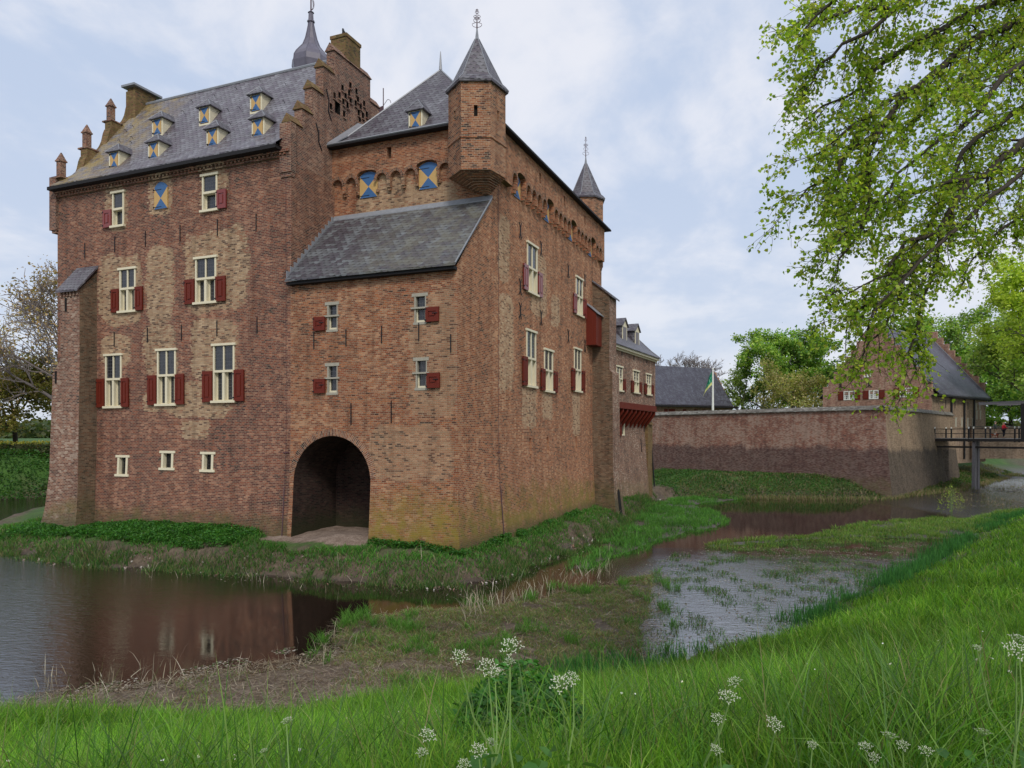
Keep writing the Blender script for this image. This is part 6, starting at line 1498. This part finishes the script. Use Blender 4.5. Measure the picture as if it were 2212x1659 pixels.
for i,(pts,r0) in enumerate(LIMBS):
    P=np.array([q(*a) for a in pts])
    if i<10: P=np.concatenate([[np.array([0,0,hts[i]])],[P[0]*.45+np.array([0,0,hts[i]+.8])*.55],P])
    P2=[P[0]]
    for a,b in zip(P,P[1:]): P2+= [a*.5+b*.5+rs.normal(size=3)*.03,b]
    P=np.array(P2); Rr=np.linspace(r0*1.05,.010,len(P))
    lines.append((P,Rr))
    seg=np.linalg.norm(P[1:]-P[:-1],axis=1); cs=np.concatenate([[0],np.cumsum(seg)]); Lt=cs[-1]
    s=Lt*(.30 if i<10 else .1)
    while s<Lt:
        j=min(np.searchsorted(cs,s)-1,len(seg)-1); j=max(j,0); f=(s-cs[j])/seg[j]; p=P[j]+(P[j+1]-P[j])*f; d=(P[j+1]-P[j])/seg[j]
        o=rs.normal(size=3); o-=d*(o@d); o/=np.linalg.norm(o)
        l1=(.45+.65*rs.random())*(1.-.35*s/Lt); dd=d*.85+o*.55+np.array([-.12,0,-.16])
        Q,q1,_=limb(p,dd,l1,max(.006,Rr[j]*.35),.004,6,.14,-.055,rs); lines.append((Q,q1))
        for m in range(13 if i not in (2,7,12) else 10):
            k=int(rs.integers(1,6)); d2=(Q[k+1]-Q[k]) if k<6 else d; d2=d2/(np.linalg.norm(d2)+1e-9)
            o=rs.normal(size=3); o-=d2*(o@d2); o/=np.linalg.norm(o)
            l2=.18+.32*rs.random(); S2,s2,_=limb(Q[k],d2*.7+o*.7+np.array([0,0,-.1]),l2,.0035,.002,3,.2,-.08,rs); lines.append((S2,s2))
            nl=rs.integers(5,10)
            t=rs.random(nl)**.6*2.99; a=t.astype(int); leafp.append(S2[a]+(S2[a+1]-S2[a])*(t-a)[:,None]+rs.normal(size=(nl,3))*.025)
        s+=.13+.10*rs.random()
tubes_np('trunk',[(trunkP,trunkR)],MT['bark'],lt_,12); tubes_np('branches',lines,MT['bark'],lt_,6)
lp=np.concatenate(leafp); n=len(lp); cl=.7+.6*fbm(lp[:,0],lp[:,1]+lp[:,2],.5,7)
leaves('leaves',lp,.034+.032*rng.random(n),palette(n,[(.30,.46,.05),(.39,.54,.07),(.22,.37,.035),(.46,.52,.10)],None,.2,cl),MT['leafl'],lt_,.6,.95,.1)
print('lime leaves',n)
# ------------------------------------------------------------------ cow parsley and other plants of the bank
MT['petal']=plain('umbel_white',(.60,.61,.48),.7,.08); MT['stem']=plain('plant_stem',(.16,.26,.07),.7,.2); MT['bud']=plain('umbel_buds',(.38,.42,.16),.8,.2)
GN='cow parsley flowering in the bank grass'
def umbel(mbp,mbs,c,r,tilt,rs):
    n=Vector(tilt).normalized(); e=n.orthogonal().normalized(); f=n.cross(e); c=Vector(c)
    for k in range(13):
        a=k*2.399; rr=r*math.sqrt((k+.5)/13); P=c+(e*math.cos(a)+f*math.sin(a))*rr-n*(rr*rr/r*.35)
        mbs.tube([tuple(c-n*r*.9),tuple(P)],.0015,3)
        for m in range(13):
            b=m*2.1+a; u=P+(e*math.cos(b)+f*math.sin(b))*r*.15*rs.random()**.5*1.5+n*rs.normal()*r*.04; w=r*.05
            mbp.face([tuple(u+e*w),tuple(u+f*w),tuple(u-e*w),tuple(u-f*w)])
            u=u+n*w*.3; mbp.face([tuple(u+(e+f)*w*.5),tuple(u+(f-e)*w*.5),tuple(u-(e+f)*w*.5),tuple(u+(e-f)*w*.5)])
def ground_on(px,py):
    """march a sight line down to the bank surface"""
    t=2.5
    while t<60:
        x=(px-CX)/F*t; z=H+(HY-py)/F*t
        if z<=float(hz(np.array([x]),np.array([t]))[0]): return x,t
        t+=.03
    return x,t
def parsley(px,py,heads,label,hgt=None,sc_=1.,Y=None,green=False):
    rs=np.random.default_rng(int(px*3+py))
    # head position: choose plant distance so that its top stands hgt above the sward
    Hh=hgt or .75; t=2.4
    while t<40:
        x=(px-CX)/F*t; z=H+(HY-py)/F*t; g0=float(hz(np.array([x]),np.array([t]))[0])
        if z-g0<=Hh: break
        t+=.03
    o=tag(empty('cow_parsley',(x,t,g0)),label,'wildflower',GN); top=z-g0
    ms=MB(); 
    node=Vector((rs.normal()*.03,rs.normal()*.03,top*.55)); root=Vector((rs.normal()*.08,rs.normal()*.08,0))
    ms.tube([tuple(root),tuple(root*.4+node*.6+Vector((rs.normal()*.02,0,0))),tuple(node)],[.006,.005,.004],5)
    fl=[]
    for (dx,dz,r) in heads:
        e=Vector((dx,rs.normal()*.06,top+dz)); m=node*.5+e*.5+Vector((dx*.2,0,-.03)); ms.tube([tuple(node),tuple(m),tuple(e-Vector((0,0,r*.8)))],[.0035,.003,.002],4); fl.append((e,r))
    for (e,r) in fl:
        mp=MB(); umbel(mp,ms,tuple(e),r*sc_*.68,(rs.normal()*.25,-.35+rs.normal()*.2,1),rs); mp.build('flower_head',MT['bud'] if green else MT['petal'],o)
    ms.build('stem',MT['stem'],o)
    n=46; pts=[]
    for k in range(n):
        a=rs.random()*6.28; r=.04+.17*rs.random(); pts.append((r*math.cos(a),r*math.sin(a),top*(.12+.45*rs.random()*(1-r))))
    leaves('foliage',np.array(pts),.05+.03*rng.random(n),palette(n,[(.07,.19,.04),(.10,.24,.05)]),MT['leaf'],o,.1,.5,.8)
parsley(1055,1438,[(0,0,.055),(-.09,.05,.045),(.02,-.05,.05),(.07,.01,.03)],'cow parsley with a wide double white head standing before the brown marsh mat',.85)
parsley(1103,1400,[(0,0,.06)],'cow parsley with a single flat head highest of the middle clump',.98)
parsley(1210,1456,[(0,0,.06),(.05,-.03,.035)],'cow parsley with one broad head right of the dark leafy weed clump',.8)
parsley(928,1577,[(0,0,.045),(-.02,-.05,.03)],'cow parsley low in the grass left of the leafy weed clump',.7)
parsley(1036,1608,[(0,0,.045),(-.05,-.05,.035),(.04,-.01,.03),(.01,-.05,.03)],'cow parsley with several loose heads nearest the bottom middle edge',.6)
parsley(1566,1489,[(0,0,.05),(.03,.03,.035)],'cow parsley with a ragged head standing alone right of the middle',.8)
parsley(1548,1545,[(0,0,.035),(-.03,-.06,.03)],'small cow parsley just under the lone ragged head',.65)
parsley(1645,1528,[(0,0,.04)],'small cow parsley with one round head between clumps',.65)
parsley(1916,1578,[(0,0,.04),(.06,-.05,.03)],'cow parsley with two heads in the lower right grass',.6)
parsley(2137,1583,[(0,0,.04)],'cow parsley with one compact white head near the lower right corner',.55)
parsley(2178,1391,[(0,0,.055),(-.12,0,.02),(.08,.01,.045)],'cow parsley with a wide head at the right picture edge',.8)
parsley(1905,1640,[(0,0,.035),(.02,-.03,.03)],'cow parsley touching the bottom edge right of centre',.5)
parsley(2036,1645,[(0,0,.035)],'cow parsley half cut by the bottom edge near the right',.5)
parsley(1736,1640,[(0,0,.03),(.03,.05,.025)],'faint greenish cow parsley at the bottom edge',.55)
parsley(1640,1280,[(0,0,.04)],'cow parsley with one small head up the bank by the water',.7)
parsley(593,1585,[(0,0,.03),(-.02,-.03,.02)],"small cow parsley half hidden in the left foreground grass",.55)
def weed(px,py,label,name,hgt,wd,n,cols,sz):
    x,t=ground_on(px,py); g0=float(hz(np.array([x]),np.array([t]))[0]); o=tag(empty(name,(x,t,g0)),label,'plant')
    rs=np.random.default_rng(int(px)); a=rs.random(n)*6.28; rad=wd*np.sqrt(rs.random(n)); z=hgt*(1-(rad/wd)**2*.55)*(.25+.75*rs.random(n)**.6)
    leaves('foliage',np.stack([rad*np.cos(a),rad*np.sin(a),z],-1),sz*(.6+.8*rs.random(n)),palette(n,cols,None,.25,.6+.7*z/hgt),MT['leaf'],o,.2,.62,.9)
    ms=MB()
    for k in range(9): a=rs.random()*6.28; r=wd*.6*rs.random(); ms.tube([(0,0,0),(r*math.cos(a)*.5,r*math.sin(a)*.5,hgt*.5),(r*math.cos(a),r*math.sin(a),hgt*.85)],.006,4)
    ms.build('stem',MT['stem'],o)
weed(1125,1665,'dark green leafy weed clump in the middle of the foreground grass','leafy_weed',.80,.5,2000,[(.05,.17,.03),(.075,.23,.04),(.035,.11,.02)],.055)
weed(1180,1575,'broad grey-green leafed weed beside the dark clump','leafy_weed',.55,.28,420,[(.10,.23,.07),(.08,.2,.05)],.055)
weed(1075,1510,'thin garlic mustard with small yellow-green leaves before the marsh','garlic_mustard',.5,.10,46,[(.17,.32,.05),(.14,.28,.04)],.05)
weed(2055,1120,'willow sapling with sparse yellow leaves standing in the shallows','willow_sapling',2.6,.9,260,[(.26,.33,.06),(.2,.28,.05)],.12)
# ------------------------------------------------------------------ camera, sky, sun
cam=bpy.data.cameras.new('camera'); co=bpy.data.objects.new('camera',cam); COL.objects.link(co); sc.camera=co
cam.sensor_width=36; cam.sensor_fit='HORIZONTAL'; cam.lens=36*F/2212; cam.shift_x=0; cam.shift_y=(HY-829.5)/2212
cam.clip_start=.05; cam.clip_end=4000
co.location=(0,0,H); co.rotation_euler=(R(90),0,0)
w=bpy.data.worlds.new('World'); sc.world=w; w.use_nodes=True; nt=w.node_tree; nt.nodes.clear()
out=nt.nodes.new('ShaderNodeOutputWorld'); bg=nt.nodes.new('ShaderNodeBackground'); nt.links.new(bg.outputs[0],out.inputs[0])
SEL,SAZ=R(42),R(170)
sky=nt.nodes.new('ShaderNodeTexSky'); sky.sky_type='NISHITA'; sky.sun_disc=False; sky.sun_elevation=SEL; sky.sun_rotation=SAZ
sky.air_density=1.; sky.dust_density=2.; sky.ozone_density=1.5
class W(G):
    def __init__(s,nt): s.nt=nt
g=W(nt); tc=g.n('ShaderNodeTexCoord').outputs['Generated']
x,y,z=g.xyz(tc)
zz=g.math('ADD',g.math('ABSOLUTE',z),.28)
cv=g.comb(g.math('DIVIDE',x,zz),g.math('DIVIDE',y,zz),0.)
big=g.noise(cv,1.25,7,.56,.5); med=g.noise(g.vmul(cv,(1.25,.9,1.)),2.6,8,.58,.35); thin=g.noise(g.vmul(cv,(1.5,1.,1.)),6.,6,.55,.6)
m=g.math('ADD',g.math('MULTIPLY',big,.62),g.math('ADD',g.math('MULTIPLY',med,.28),g.math('MULTIPLY',thin,.10)))
cover=g.step(m,.43,.57)
lo=g.math('SUBTRACT',1.,g.step(z,.0,.42))
cloud=g.mix(cover,(5.2,6.1,7.8),(8.1,8.25,8.9))
haz=g.mix(g.math('MULTIPLY',lo,.55),cloud,(6.5,6.9,7.8))
fin_=g.mix(.12,haz,sky.outputs[0])
nt.links.new(fin_,bg.inputs[0]); bg.inputs[1].default_value=.1
sun=bpy.data.lights.new('sun','SUN'); so=bpy.data.objects.new('sun',sun); COL.objects.link(so)
sun.energy=1.9; sun.angle=R(14); sun.color=(1,.94,.87)
d=Vector((math.sin(SAZ)*math.cos(SEL),math.cos(SAZ)*math.cos(SEL),math.sin(SEL)))   # towards the sun
so.rotation_euler=d.to_track_quat('Z','Y').to_euler(); so.location=(0,-10,60)
vs_=sc.view_settings; vs_.view_transform='Standard'; vs_.look='None'; vs_.exposure=.16; vs_.gamma=1.
sc.cycles.max_bounces=6; sc.cycles.transparent_max_bounces=8
